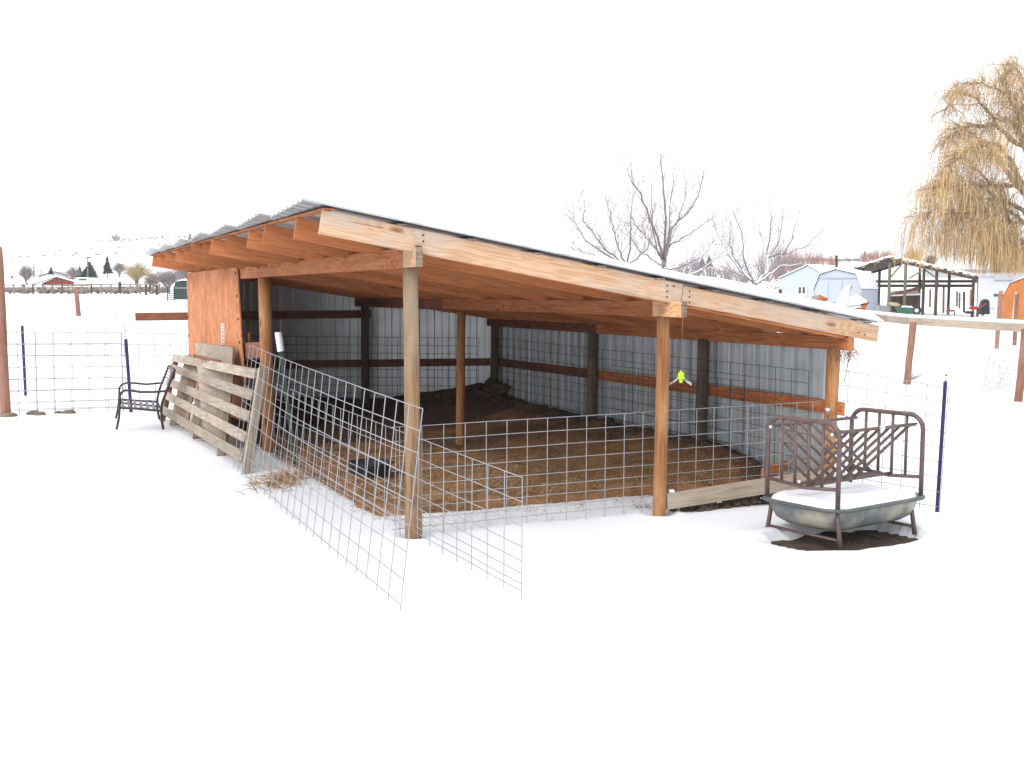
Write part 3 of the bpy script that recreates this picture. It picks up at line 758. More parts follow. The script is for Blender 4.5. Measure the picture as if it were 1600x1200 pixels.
# ------------------------------------------------------------ dry weeds by the panels
m = MB()
base = GT(449,752)
for k in range(280):
    p = base+Vector((random.gauss(0,.14), random.gauss(0,.30), 0)); p.z = .0; d = Vector((random.gauss(-.3,.7), random.gauss(-.3,.6), random.uniform(.1,.9))).normalized()
    pts = [p]; l = random.uniform(.03,.085)
    for i in range(3): pts.append(pts[-1]+d*l); d = (d+Vector((random.gauss(0,.3), random.gauss(0,.3), -.25))).normalized()
    m.tube(pts, [.0045,.004,.003,.0015], 3, False)
tag(world_mesh(m, 'dry_weeds', stalk, kind='stuff'), 'clump of dry tan weeds at the foot of the wire panels', 'weeds')
m = MB()
for px, py, n in ((1008,797,26),(672,800,14),(1024,799,10)):
    b = GT(px, py)
    for k in range(n):
        p = b+Vector((random.gauss(0,.07), random.gauss(0,.05), 0)); d = Vector((random.gauss(0,.6), random.gauss(0,.4), random.uniform(.3,1))).normalized(); m.tube([p, p+d*random.uniform(.04,.1)], .0022, 3, False)
tag(world_mesh(m, 'dry_weeds', twigb, kind='stuff'), 'small dry stems in the snow at the front posts', 'weeds')
# ------------------------------------------------------------ rubber feed tub
tb = W(.62, 2.75, 0); u_, v_ = UV(D(577,748,11.8)); g = GT(577,752); u_, v_ = UV(g); g.z = floor_z(u_, v_)+.03
t = thing('feed_tub', g, 'black rubber feed tub lying on the straw behind the tall front post', 'feed tub')
m = MB(); n = 28; R = .235
prof = [(R*.86,0),(R,.10),(R*1.06,.12),(R*1.04,.135),(R*.95,.12),(R*.82,.02),(0.01,.018)]
for r_, z in prof:
    for k in range(n): a = 2*pi*k/n; m.v.append((g.x+r_*cos(a), g.y+r_*sin(a), g.z+z))
for j in range(len(prof)-1):
    for k in range(n): k2 = (k+1) % n; m.f.append((j*n+k, j*n+k2, (j+1)*n+k2, (j+1)*n+k))
world_mesh(m, 'tub', rubber, t, True)
m = MB(); m.tube([g+Vector((R*.98,-.03,.12)), g+Vector((R*1.18,0,.13)), g+Vector((R*.98,.05,.12))], .01, 6); world_mesh(m, 'handle', rubber, t)
# ------------------------------------------------------------ fly trap on a string
tp, bt = PU(1067,478,2.3), PU(1064,588,2.3)
ft = thing('fly_trap', bt, 'lime green hanging fly trap with crumpled clear bag on a thin string', 'fly trap')
m = MB(); m.tube([tp, tp.lerp(bt,.6), bt+Vector((0,0,.05))], .0016, 4); world_mesh(m, 'string', stalk, ft)
kx = bt.y/F
def lathe(m, c, pr, n=12):
    b0 = len(m.v)
    for r_, z in pr:
        for k in range(n): a = 2*pi*k/n; m.v.append((c.x+r_*cos(a), c.y+r_*sin(a), c.z+z))
    for j in range(len(pr)-1):
        for k in range(n): k2 = (k+1) % n; m.f.append((b0+j*n+k, b0+j*n+k2, b0+(j+1)*n+k2, b0+(j+1)*n+k))
m = MB(); lathe(m, bt, [(.001,.05),(.01,.05),(.01,.035),(.026,.034),(.028,.0),(.022,-.002),(.034,-.008),(.036,-.018),(.02,-.02),(.014,-.055),(.009,-.058),(.001,-.058)]); world_mesh(m, 'cap', lime, ft)
m = MB()
for sx in (-1, 1):
    n0 = len(m.v)
    for j in range(5):
        for i in range(5):
            m.v.append((bt.x+sx*(.008+.022*j), bt.y+(i-2)*.014+noise.noise((i, j, sx*3))*.012, bt.z-.008-.014*j+noise.noise((i*.9, j*1.3, sx))*.02-(.012*(i % 2))))
    for j in range(4):
        for i in range(4): a = n0+j*5+i; m.f.append((a, a+1, a+6, a+5))
world_mesh(m, 'plastic_bag', bagm, ft)
# ------------------------------------------------------------ hay feeder over a trough
fa = radians(36); A_ = Vector((cos(fa), sin(fa), 0)); B_ = Vector((-sin(fa), cos(fa), 0))
FO = Vector((2.655, 8.88, -.03))        # near foot
LA, LB = 1.24, .75
fd = thing('hay_feeder', FO, 'brown tubular steel hay rack standing over a snow filled trough', 'hay feeder')
def FP(a, b, z): return FO+A_*a+B_*b+Vector((0,0,z))
RZ = .335
# legs and rails under the trough
for a in (.07, LA-.14):
    for b in (0, LB):
        sgn = 1 if b == 0 else -1
        m = MB(); m.tube([FP(a,b-sgn*.02,0), FP(a,b,.11), FP(a,b+sgn*.02,.22), FP(a,b+sgn*.03,RZ)], [.022,.02,.02,.02], 8); world_mesh(m, 'leg', brown, fd, True)
    m = MB(); m.tube([FP(a,0,.07), FP(a,LB,.07)], .014, 8); world_mesh(m, 'foot_rail', brown, fd, True)
# trough
def rr_pts(la, lb, r, z, n=6, wob=0):
    out = []
    for cx, cyy, a0 in ((la/2-r, lb/2-r, 0), (-la/2+r, lb/2-r, pi/2), (-la/2+r, -lb/2+r, pi), (la/2-r, -lb/2+r, 1.5*pi)):
        for k in range(n+1): a = a0+pi/2*k/n; out.append(FP(LA/2+cx+r*cos(a), LB/2+cyy+r*sin(a), z))
    return out
LA2, LB2 = LA+.06, LB+.08
rings = [(LA2*.66,LB2*.5,.10,.115),(LA2*.80,LB2*.72,.15,.125),(LA2*.90,LB2*.86,.17,.17),(LA2*.95,LB2*.93,.18,.24),(LA2*.975,LB2*.95,.17,RZ-.02)]
m = MB(); n = 28
for la, lb, r_, z in rings: m.v += [tuple(p) for p in rr_pts(la, lb, r_, z)]
for j in range(len(rings)-1):
    for k in range(n): k2 = (k+1) % n; m.f.append((j*n+k, j*n+k2, (j+1)*n+k2, (j+1)*n+k))
m.f.append(tuple(range(n))[::-1])
tr_ = world_mesh(m, 'trough', trough, fd, True)
m = MB(); rp = [(LA2*.97,LB2*.94,.16,RZ-.03),(LA2+.05,LB2+.05,.19,RZ-.025),(LA2+.06,LB2+.06,.19,RZ-.005),(LA2+.02,LB2+.02,.18,RZ+.005),(LA2*.94,LB2*.90,.15,RZ-.01)]
for la, lb, r_, z in rp: m.v += [tuple(p) for p in rr_pts(la, lb, r_, z)]
for j in range(len(rp)-1):
    for k in range(n): k2 = (k+1) % n; m.f.append((j*n+k, j*n+k2, (j+1)*n+k2, (j+1)*n+k))
world_mesh(m, 'rim', rim, fd, True)
# snow in the trough
m = MB(); K = 26
for j in range(K+1):
    for i in range(K+1):
        a, b = i/K*2-1, j/K*2-1
        # square -> rounded
        e = 1-max(0, (abs(a)**4*abs(b)**4))*.13
        e0 = max(abs(a), abs(b))
        z = RZ+.012+.035*(1-e0**4)+noise.noise((a*2.2, b*2.2, 1))*.02+noise.noise((a*7, b*7, 1))*.006
        if b > .1 and noise.noise((a*1.5+4, b*2.5, 7)) > .28: z -= .09
        if abs(a) > .7 and b > .5 and a > 0: z -= .05
        if e0 > .98: z = RZ-.01
        m.v.append(tuple(FP(LA/2+a*e*LA2*.49, LB/2+b*e*LB2*.48, z)))
for j in range(K):
    for i in range(K): q = j*(K+1)+i; m.f.append((q, q+1, q+K+2, q+K+1))
world_mesh(m, 'trough_snow', snow, fd, True, kind='stuff')
# end frames: inverted U tubes with bars
def uframe(a, lean_=0):
    zt = 1.045; r_ = .13; pts = [FP(a, .0, RZ-.01), FP(a, .0, zt-r_)]
    for k in range(1, 7): t_ = pi/2*k/6; pts.append(FP(a, r_-r_*cos(t_), zt-r_+r_*sin(t_)))
    for k in range(0, 7): t_ = pi/2*k/6; pts.append(FP(a, LB-r_+r_*sin(t_), zt-r_+r_*cos(t_)))
    pts.append(FP(a, LB, RZ-.01))
    m = MB(); m.tube(pts, .021, 10); world_mesh(m, 'end_frame', brown, fd, True)
    m = MB(); m.tube([FP(a,.0,.50), FP(a,LB*.45,.47), FP(a,LB,.50)], .016, 8); world_mesh(m, 'cross_rail', brown, fd, True)
    for k in range(4):
        b = LB*(.22+.19*k); m = MB(); m.tube([FP(a,b,.485), FP(a,b,zt-.002)], .0145, 8); world_mesh(m, 'upright_bar', brown, fd, True)
    for b, z in ((.05,.955),(LB-.05,.955),(LB*.5,.52)):
        m = MB(); c0 = FP(a-.03, b, z); m.tube([c0, c0-A_*.008], .013, 8); world_mesh(m, 'bolt', white, fd)
uframe(0.04); uframe(LA-.04)
# V shaped racks of slanted bars
for sgn, b0 in ((1, .06), (-1, LB-.06)):
    bm = LB/2-sgn*.05
    top0, top1 = FP(.05,b0,.965), FP(LA-.05,b0,.965); lo0, lo1 = FP(.05,bm,.49), FP(LA-.05,bm,.49)
    m = MB(); m.tube([top0, top1], .015, 8); world_mesh(m, 'rack_rail', brown, fd, True)
    m = MB(); m.tube([lo0, lo1], .015, 8); world_mesh(m, 'rack_rail', brown, fd, True)
    for k in range(-3, 8):
        s0, s1 = (k+.3)/8, (k+3.3)/8
        if s1 > 1.0: continue
        if sgn < 0: s0, s1 = s1, s0
        # clip to the rack
        def at(s_, h): return lo0.lerp(lo1, s_).lerp(top0.lerp(top1, s_), h)
        h0, h1 = 0, 1; sa, sb = s0, s1
        def clip(sa, sb, h0, h1):
            for _ in range(2):
                if sa < 0: h0 = h0+(0-sa)/(sb-sa)*(h1-h0); sa = 0
                if sa > 1: h0 = h0+(1-sa)/(sb-sa)*(h1-h0); sa = 1
                if sb < 0: h1 = h0+(0-sa)/(sb-sa)*(h1-h0); sb = 0
                if sb > 1: h1 = h0+(1-sa)/(sb-sa)*(h1-h0); sb = 1
            return sa, sb, h0, h1
        if (s0 < 0 and s1 < 0) or (s0 > 1 and s1 > 1): continue
        sa, sb, h0, h1 = clip(sa, sb, h0, h1)
        if abs(h1-h0) < .12: continue
        m = MB(); m.tube([at(sa, h0), at(sb, h1)], .0135, 6); world_mesh(m, 'rack_bar', brown, fd, True)
m = MB(); p0 = FP(LA*.55,.06,.965); m.tube([p0-A_*.03, p0+A_*.03], .017, 8); world_mesh(m, 'tape', white, fd)
# chain hanging on the corner post
cp = PV(1293,640,-.06)
ch = thing('chain', cp, 'rusty steel chain hanging from a bolt on the right corner post', 'chain')
m = MB(); m.tube([cp+Vector((0,.03,0)), cp+Vector((0,-.02,0))], .018, 8); world_mesh(m, 'bolt', white, ch)
for k in range(12):
    c0 = cp+Vector((sin(k*.7)*.006, -.02, -.025-k*.034)); pts = []
    for i in range(9):
        a = 2*pi*i/8; q = Vector((cos(a)*.010, 0, sin(a)*.02)) if k % 2 else Vector((0, cos(a)*.010, sin(a)*.02)); pts.append(c0+q)
    m = MB(); m.tube(pts, .0035, 4, False); world_mesh(m, 'link', wired if k % 3 else wire, ch)
# ------------------------------------------------------------ right: board topped wire fence
rf = thing('rail_fence', GT(1416,600), 'board topped fence with snow lying along its rail and faint woven wire', 'fence')
ra, rb, rc = D(1335,491,28.5), D(1421,500,26.6), D(1660,514,21.5)
for a, b in ((ra, rb), (rb, rc)):
    board('rail', a+Vector((0,0,-.03)), b+Vector((0,0,-.03)), .16, .05, WK, rf)
m = MB()
for i in range(60):
    p0, p1 = (ra.lerp(rc, i/60), ra.lerp(rc, (i+1)/60))
    q0 = ra.lerp(rb, min(1, i/60*3)) if i < 20 else rb.lerp(rc, (i-20)/40); q1 = ra.lerp(rb, (i+1)/20) if i < 20 else rb.lerp(rc, (i-19)/40)
    h = .085
    m.hexa([q0+Vector((0,-.06,.052)), q0+Vector((0,.06,.052)), q0+Vector((0,.04,.052+h)), q0+Vector((0,-.04,.052+h))],
           [q1+Vector((0,-.06,.052)), q1+Vector((0,.06,.052)), q1+Vector((0,.04,.052+h)), q1+Vector((0,-.04,.052+h))])
world_mesh(m, 'rail_snow', snow, rf, True, kind='stuff')
for xt, yt, xb, yb in ((1427,503,1416,600),(1603,514,1590,627)):
    p = GT(xb, yb); post('post', p-Vector((0,0,.2)), D(xt, yt, p.y), .085, .08, WF, rf, wob=.015)
m = MB()
for k in range(13):
    f = k/12
    for (x0, yt0, yb0, Y0), (x1, yt1, yb1, Y1) in (((1310,498,588,29),(1424,505,600,26.3)), ((1424,505,600,26.3),(1597,518,620,22))):
        a, b = D(x0, yt0+(yb0-yt0)*f, Y0), D(x1, yt1+(yb1-yt1)*f, Y1); m.tube([a, b], .0025, 3, False)
for k in range(44):
    s = k/43; q = D(1424,505,26.3).lerp(D(1597,518,22), s); r_ = D(1424,600,26.3).lerp(D(1597,620,22), s); m.tube([q, r_], .0016, 3, False)
world_mesh(m, 'woven_wire', wire, rf, kind='stuff')
for xt, yt, xb, yb, lb in ((1563,508,1557,545,'pinkish wooden post standing just beyond the snowy rail'),(1589,508,1585,540,'farther pinkish wooden post by the right edge beyond the snowy rail')):
    p = GT(xb, yb); o = post('fence_post', p-Vector((0,0,.2)), D(xt, 460, p.y), .085, .08, WF); tag(o, lb, 'fence post')
m = MB()
for k in range(150):
    px = random.gauss(1580, 14); py = random.gauss(590, 14)
    p = GT(min(px, 1598), 612)+Vector((0,.6,0)); z = max(.02, p.z+(612-py)*.013)
    p = Vector((p.x, p.y, z)); m.tube([p, p+Vector((random.gauss(0,.04), random.gauss(0,.04), random.uniform(-.05,.06)))], .004, 3, False)
for k in range(26):
    p = GT(random.gauss(1582,14), 612)+Vector((0,.6,0)); m.tube([p, p+Vector((random.gauss(0,.12), 0, .35)), p+Vector((random.gauss(0,.25), 0, .7))], .003, 3, False)
p = GT(1425,594)
for k in range(16): m.tube([p, p+Vector((random.gauss(.1,.1), random.gauss(0,.1), random.uniform(.05,.25)))], .006, 3, False)
tag(world_mesh(m, 'dead_weeds', twigg, kind='stuff'), 'sparse dark weed stems in the snow behind the board topped fence', 'weeds')
# ------------------------------------------------------------ far yard on the right
def building(name, label, cat, corner_px, Y, alpha, prof, Wd_, L, wallm_, trimm, roof_t=.12, z0=None, overh=.12, roofm_=snow):
    """corner = near right-hand corner; front runs left from it, side runs right and back. prof: (0..1, height) from left to right"""
    c0 = D(corner_px[0], corner_px[1], Y); z0 = c0.z if z0 is None else z0; c0.z = z0
    a = Vector((cos(alpha), -sin(alpha), 0)); b = Vector((sin(alpha), cos(alpha), 0))
    o0 = c0-a*Wd_
    t = thing(name, c0, label, cat)
    Pt = lambda f, z, l: o0+a*(f*Wd_)+b*l+Vector((0,0,z))
    m = MB(); n = len(prof)
    m.v = [tuple(Pt(0,-.3,0))]+[tuple(Pt(f,z,0)) for f, z in prof]+[tuple(Pt(1,-.3,0))]; m.f = [tuple(range(n+2))]
    world_mesh(m, 'front_wall', wallm_, t)
    m = MB(); m.v = [tuple(Pt(0,-.3,L))]+[tuple(Pt(f,z,L)) for f, z in prof]+[tuple(Pt(1,-.3,L))]; m.f = [tuple(range(n+2))[::-1]]
    world_mesh(m, 'rear_wall', wallm_, t)
    for f, z in (prof[0], prof[-1]):
        m = MB(); m.quad(Pt(f,-.3,0), Pt(f,-.3,L), Pt(f,z,L), Pt(f,z,0)); world_mesh(m, 'side_wall', wallm_, t)
    for (f0, z0_), (f1, z1_) in zip(prof, prof[1:]):
        m = MB(); m.slab([Pt(f0,z0_+.01,-overh), Pt(f1,z1_+.01,-overh), Pt(f1,z1_+.01,L+overh), Pt(f0,z0_+.01,L+overh)], (0,0,.04)); world_mesh(m, 'roof_deck', trimm, t)
        m = MB(); m.slab([Pt(f0,z0_+.055,-overh*.9), Pt(f1,z1_+.055,-overh*.9), Pt(f1,z1_+.055,L+overh), Pt(f0,z0_+.055,L+overh)], (0,0,roof_t)); world_mesh(m, 'roof_snow', roofm_, t)
    return t, Pt, a, b
gy = 83; pxm = F/gy
t, Pt, a, b = building('garden_shed', 'pale blue gambrel roofed shed with snow on its curved roof', 'shed', (1345,492), gy, radians(35),
    [(0,1.85),(.12,3.05),(.46,3.42),(.88,3.05),(1,1.9)], 3.7, 4.1, bluew, WD)
m = MB(); m.slab([Pt(.10,2.72,-.03), Pt(.9,2.72,-.03), Pt(.9,2.80,-.03), Pt(.10,2.80,-.03)], -b*.03); world_mesh(m, 'trim_board', bluet, t)
for f in (.02, .3, .6): m = MB(); m.slab([Pt(f,.05,-.02), Pt(f+.01,.05,-.02), Pt(f+.01,2.6 if f > .1 else 1.8,-.02), Pt(f,2.6 if f > .1 else 1.8,-.02)], -b*.01); world_mesh(m, 'siding_joint', bluet, t)
t, Pt, a, b = building('garage', 'pale blue gabled outbuilding with small white framed window and stovepipe', 'outbuilding', (1289,488), 101, radians(45),
    [(0,3.1),(.62,4.3),(1,3.3)], 4.9, 7.2, bluew, WD, .10)
wn = MB(); wn.slab([Pt(.40,1.55,-.02), Pt(.62,1.55,-.02), Pt(.62,2.5,-.02), Pt(.40,2.5,-.02)], -b*.05); wo = world_mesh(wn, 'window_frame', white, t)
for f in (.44, .525):
    m = MB(); m.slab([Pt(f,1.72,-.075), Pt(f+.055,1.72,-.075), Pt(f+.055,2.32,-.075), Pt(f,2.32,-.075)], -b*.01); world_mesh(m, 'pane', glassd, wo)
m = MB(); q = D(1307,421,99); m.tube([q, D(1307,399,99)], .12, 8); world_mesh(m, 'stovepipe', WD, t)
# open pole barn
PY = 84; pa = radians(30); A2 = Vector((cos(pa), -sin(pa), 0)); B2 = Vector((sin(pa), cos(pa), 0))
pc = D(1519,494,PY); W2, L2 = 8.6, 6.6
barn = thing('pole_barn', pc, 'open pole barn with dark posts and broad snowy asymmetric roof', 'barn')
def BP(f, l, z): return pc-A2*(W2*(1-f))+B2*l+Vector((0,0,z))
zf = lambda f: 3.75+(.75)*(f/.28) if f < .28 else 4.5-(f-.28)/.72*1.5
for i, f in enumerate([.04, .28, .42, .58, .69, 1.0]):
    base_ = BP(f, 0, -.2); post('post', base_, BP(f, 0, zf(f)-.12), .13, .12, WDG if i in (1, 2) else WD, barn, n=8)
for f in (.04, .42, .69, 1.0):
    post('post', BP(f, L2-.3, -.2), BP(f, L2-.3, zf(f)-.12), .12, .12, WD, barn, n=8)
post('post', BP(1.0, L2*.45, -.2), BP(1.0, L2*.45, zf(1)-.12), .10, .10, WD, barn, n=8)
for f0, f1 in ((-.05,.28),(.28,1.06)):
    for l in (-.25, L2+.1):
        board('rafter', BP(f0, l, zf(max(f0,-.05))-.12), BP(f1, l, zf(f1)-.12), .2, .06, WD, barn)
    m = MB(); m.slab([BP(f0,-.35,zf(f0)+.0), BP(f1,-.35,zf(f1)+.0), BP(f1,L2+.2,zf(f1)+.0), BP(f0,L2+.2,zf(f0)+.0)], (0,0,.04)); world_mesh(m, 'roof_sheet', WD, barn)
    m = MB(); m.slab([BP(f0,-.33,zf(f0)+.045), BP(f1,-.33,zf(f1)+.045), BP(f1,L2+.2,zf(f1)+.045), BP(f0,L2+.2,zf(f0)+.045)], (0,0,.16)); world_mesh(m, 'roof_snow', snow, barn)
for k in range(17):
    f = -.03+k*.065; m = MB(); p = BP(f, -.42, zf(f)-.08); m.slab([p, p+A2*.26, p+A2*.26+Vector((0,0,.2)), p+Vector((0,0,.2))], B2*.3); world_mesh(m, 'purlin_end', WK if k % 2 else WD, barn)
for z, f0, f1, l in ((2.75,.0,1.0,L2-.3),(2.35,.0,.95,L2*.5),(3.0,1.0,1.0,0)):
    if f0 != f1: board('tie_beam', BP(f0,l,z), BP(f1,l,z), .22, .08, WD, barn)
board('tie_beam', BP(1.0,-.1,2.75), BP(1.0,L2,2.75), .4, .08, WR, barn)
board('brace', BP(.28,.03,2.9), BP(.38,.03,4.0), .12, .06, WDG, barn); board('brace', BP(.58,.03,3.6), BP(.69,.03,2.9), .12, .06, WDG, barn)
board('brace', BP(.45,.03,2.9), BP(.56,.03,3.5), .12, .06, WDG, barn)
# dark lean-to stack inside the barn
st = thing('lean_to', BP(.2,1,0), 'dark slatted lean-to with snow on its roof inside the open barn', 'lean-to')
q = D(1397,490,88); q2 = D(1434,490,88)
for k in range(9):
    f = k/8; p = q.lerp(q2, f); board('slat', p, p+Vector((0,0,1.45)), .22, .04, WD, st, up=(1,0,0))
board('top_rail', D(1390,462,87.5), D(1440,449,87.5), .25, .06, WR, st)
m = MB(); m.slab([D(1388,463,87.4), D(1438,461,87.4), D(1434,455,89), D(1394,456,89)], (0,0,.1)); world_mesh(m, 'roof_snow', snow, st)
m = MB(); m.slab([q+Vector((0,.1,0)), q2+Vector((0,.1,0)), q2+Vector((0,.1,1.5)), q+Vector((0,.1,1.5))], (0,1.5,0)); world_mesh(m, 'stacked_bales', WD, st)
# right orange gambrel shed, its post and the white trailer
t, Pt, a, b = building('orange_shed', 'orange gambrel shed at the right edge behind the snowy rail', 'shed', (1636,499), 62, radians(27),
    [(0,1.25),(.10,1.35),(.22,2.0),(.5,2.3),(.78,2.0),(1,1.2)], 2.55, 3, orangew, redw, .03, overh=.06)
m = MB(); m.slab([Pt(.28,.0,-.02), Pt(.33,.0,-.02), Pt(.38,1.55,-.02), Pt(.33,1.6,-.02)], -b*.05); world_mesh(m, 'door_trim', tan, t)
p = D(1564,498,60); o = post('fence_post', p-Vector((0,0,.2)), D(1564,454,60), .11, .11, WPR, n=8); tag(o, 'orange log post in front of the orange gambrel shed', 'fence post')
rv = thing('travel_trailer', D(1580,486,72), 'white travel trailer with a blue stripe behind the orange shed', 'trailer')
m = MB(); c0 = D(1551,486,72); c1 = D(1640,486,72)
pr = [(0,.25),(.0,2.15),(.12,2.35),(3.8,2.45),(3.8,.3),(.6,0.2),(.25,.05)]
m.v = [(c0.x+x, 72, c0.z+z) for x, z in pr]+[(c0.x+x, 74.4, c0.z+z) for x, z in pr]; n = len(pr)
m.f = [tuple(range(n))[::-1], tuple(range(n, 2*n))]+[(k, (k+1) % n, n+(k+1) % n, n+k) for k in range(n)]
world_mesh(m, 'body', white, rv)
m = MB(); m.slab([(c0.x+.02,71.98,c0.z+.95), (c0.x+3.7,71.98,c0.z+.95), (c0.x+3.7,71.98,c0.z+1.13), (c0.x+.02,71.98,c0.z+1.13)], (0,-.02,0)); world_mesh(m, 'stripe', blue, rv)
m = MB(); m.box(c0.x-.03, c0.x+3.9, 71.9, 74.5, c0.z+2.30, c0.z+2.52); m.build('roof_snow', snow, rv)
m = MB(); m.box(c0.x+1.15, c0.x+1.28, 71.93, 71.995, c0.z+.3, c0.z+2.3); m.build('corner_trim', white, rv)
m = MB(); m.box(c0.x+.05, c0.x+3.7, 71.93, 71.995, c0.z+1.95, c0.z+2.0); m.build('trim', bluet, rv)
# far barns
t, Pt, a, b = building('grey_barn', 'distant grey barn with snowy roof behind the willow strands', 'barn', (1571,432), 150, radians(70),
    [(0,1.6),(.5,3.0),(1,1.6)], 5.5, 9, greyw, greyw, .15)
m = MB()
for k, (f, cpx) in enumerate(((0,(1470,418)),)): pass
far1 = thing('white_roofed_barn', D(1520,432,150), 'long low barn roof white with snow behind the pole barn', 'barn')
m = MB(); m.slab([D(1462,419,150), D(1549,419,150), D(1566,404,156), D(1466,406,156)], (0,.2,-.2)); world_mesh(m, 'roof_snow', snow, far1)
m = MB(); m.slab([D(1464,433,150.5), D(1549,433,150.5), D(1549,419,150.5), D(1464,419,150.5)], (0,4,0)); world_mesh(m, 'wall', greyw, far1)
m = MB(); m.v = [tuple(D(1549,433,150.5)), tuple(D(1571,433,160)), tuple(D(1571,420,160)), tuple(D(1566,404,156)), tuple(D(1549,419,150.5))]; m.f = [(0,1,2,3,4)]; world_mesh(m, 'gable_wall', greyw, far1)
far2 = thing('tan_house', D(1590,430,130), 'tan gabled house at the right edge behind the trailer', 'house')
m = MB(); m.v = [tuple(D(1571,430,130)), tuple(D(1630,430,130)), tuple(D(1630,424,130)), tuple(D(1604,408,130)), tuple(D(1571,425,130))]; m.f = [(0,1,2,3,4)]; world_mesh(m, 'wall', tan, far2)
m = MB(); m.slab([D(1569,425,129.5), D(1604,407,129.5), D(1606,405,137), D(1571,423,137)], (0,0,.25)); m.slab([D(1604,407,129.5), D(1635,424,129.5), D(1637,422,137), D(1606,405,137)], (0,0,.25)); world_mesh(m, 'roof_snow', snow, far2)
# junk in front of the blue sheds
def poly3(name, pts, Y, mt, depth, parent=None):
    m = MB(); n = len(pts); f = [D(x, y, Y) for x, y in pts]; m.v = [tuple(p) for p in f]+[(p.x+depth*.2, p.y+depth, p.z) for p in f]
    m.f = [tuple(range(n)), tuple(range(n, 2*n))[::-1]]+[(k, n+k, n+(k+1) % n, (k+1) % n) for k in range(n)]
    return world_mesh(m, name, mt, parent)
jk = thing('scrap_hopper', D(1340,492,80), 'rusty orange steel hopper half buried in snow before the blue shed', 'farm machinery')
poly3('body', [(1320,489),(1318,486),(1323,480),(1354,476),(1357,474),(1349,490)], 79.5, rust, .8, jk)
poly3('side_plate', [(1348,492),(1356,476),(1359,473),(1342,458),(1352,492)][:4]+[(1354,480)], 80.6, rust, .06, jk)
poly3('snow_cap', [(1321,478),(1323,475),(1329,465),(1341,459),(1354,469),(1356,472),(1345,475)], 79.4, snow, .9, jk)
poly3('snow_ledge', [(1324,482),(1326,480),(1345,478),(1346,480),(1338,481)], 79.35, snow, .1, jk)
jb = thing('leaning_plank', D(1318,490,79), 'wide snow covered plank leaning up against the blue gambrel shed', 'plank')
poly3('plank', [(1303,489),(1311,465),(1323,447),(1332,447),(1324,463),(1322,489)], 79.2, WD, .15, jb)
poly3('snow', [(1301,490),(1309,465),(1321,447),(1330,446),(1325,462),(1321,490)], 79.0, snow, .18, jb)
jo = poly3('rusty_box', [(1279,477),(1280,460),(1293,466),(1294,472),(1287,478)], 80, rust, .6); tag(jo, 'rusty orange steel box with snow leaning near the garage corner', 'scrap box')
jo = poly3('snow_covered_scrap', [(1284,480),(1287,475),(1293,470),(1297,475),(1299,482),(1302,488),(1286,488)], 78.6, snow, .6); tag(jo, 'low heap of scrap under snow left of the leaning plank', 'scrap heap')
jo = poly3('frame_scrap', [(1294,478),(1296,473),(1312,472),(1312,484),(1296,482)], 79.6, greyw, .4); tag(jo, 'pale flat scrap panel with snow left of the leaning plank', 'scrap panel')
jo = poly3('grey_board', [(1267,478),(1269,463),(1278,461),(1280,478)], 81, WG, .06); tag(jo, 'grey board leaning against the garage wall', 'board')
cr = thing('wire_crate', D(1382,491,79), 'grey wire crate beside the blue gambrel shed corner', 'crate')
c0 = D(1373,491,79); c1 = D(1392,475,79)
m = MB(); 
for i in range(7):
    for Yy in (79, 79.6):
        x = c0.x+(c1.x-c0.x)*i/6; m.tube([(x,Yy,c0.z),(x,Yy,c1.z)], .012, 4); z = c0.z+(c1.z-c0.z)*i/6; m.tube([(c0.x,Yy,z),(c1.x,Yy,z)], .012, 4)
for x in (c0.x, c1.x):
    for z in (c0.z, c1.z): m.tube([(x,79,z),(x,79.6,z)], .02, 4)
world_mesh(m, 'wire_frame', wire, cr)
m = MB(); m.box(c0.x+.02,c1.x-.02,79.05,79.55,c0.z+.02,c0.z+.6); m.build('contents', greyw, cr)
wb = thing('wheelbarrow', D(1418,491,78.5), 'green wheelbarrow with snow and a large wheel in front of the pole barn', 'wheelbarrow')
poly3('tub', [(1400,480),(1430,481),(1425,491),(1406,490)], 78.5, greenb, .7, wb); poly3('snow', [(1409,481),(1411,477.5),(1424,478),(1428,481)], 78.55, snow, .6, wb)
m = MB(); c0 = D(1432,485,78.6); m.tube([c0+Vector((0.30*cos(k*pi/8),0,.30*sin(k*pi/8))) for k in range(17)], .05, 6, False); world_mesh(m, 'tyre', rubber, wb)
m = MB(); m.tube([c0+Vector((0,-.04,0)), c0+Vector((0,.04,0))], .14, 10); world_mesh(m, 'rim', white, wb)
m = MB(); m.tube([D(1432,485,78.6), D(1400,489,78.6), D(1392,484,78.6)], .03, 5); world_mesh(m, 'handle', WD, wb)
jo = poly3('feed_sack', [(1388,474),(1392,472),(1402,473),(1407,476),(1405,479),(1394,478)], 78.8, tan, .4); tag(jo, 'tan sack dusted with snow resting behind the wire crate', 'sack')
mw = thing('snow_blower', D(1520,490,80), 'small red and black yard machine standing under the pole barn', 'yard machine')
poly3('engine', [(1515,481),(1519,478),(1527,479),(1526,484),(1517,484)], 70, redm, .4, mw); poly3('deck', [(1509,490),(1511,486),(1522,486),(1523,490)], 70, blackm, .5, mw); poly3('chute', [(1511,486),(1516,483),(1520,486)], 69.9, white, .2, mw)
m = MB(); m.tube([D(1525,482,70.1), D(1532,480,70.1), D(1541,474,70.1)], .04, 5); world_mesh(m, 'handle', redm, mw)
jo = poly3('tarp_bundle', [(1531,491),(1533,478),(1536,470),(1541,467),(1546,470),(1547,491)], 71, blackm, .7); tag(jo, 'black tarp covered bundle beside the right barn post', 'tarp')
yc = thing('yard_chair', D(1486,492,82), 'small brown wooden seat at the foot of a pole barn post', 'seat')
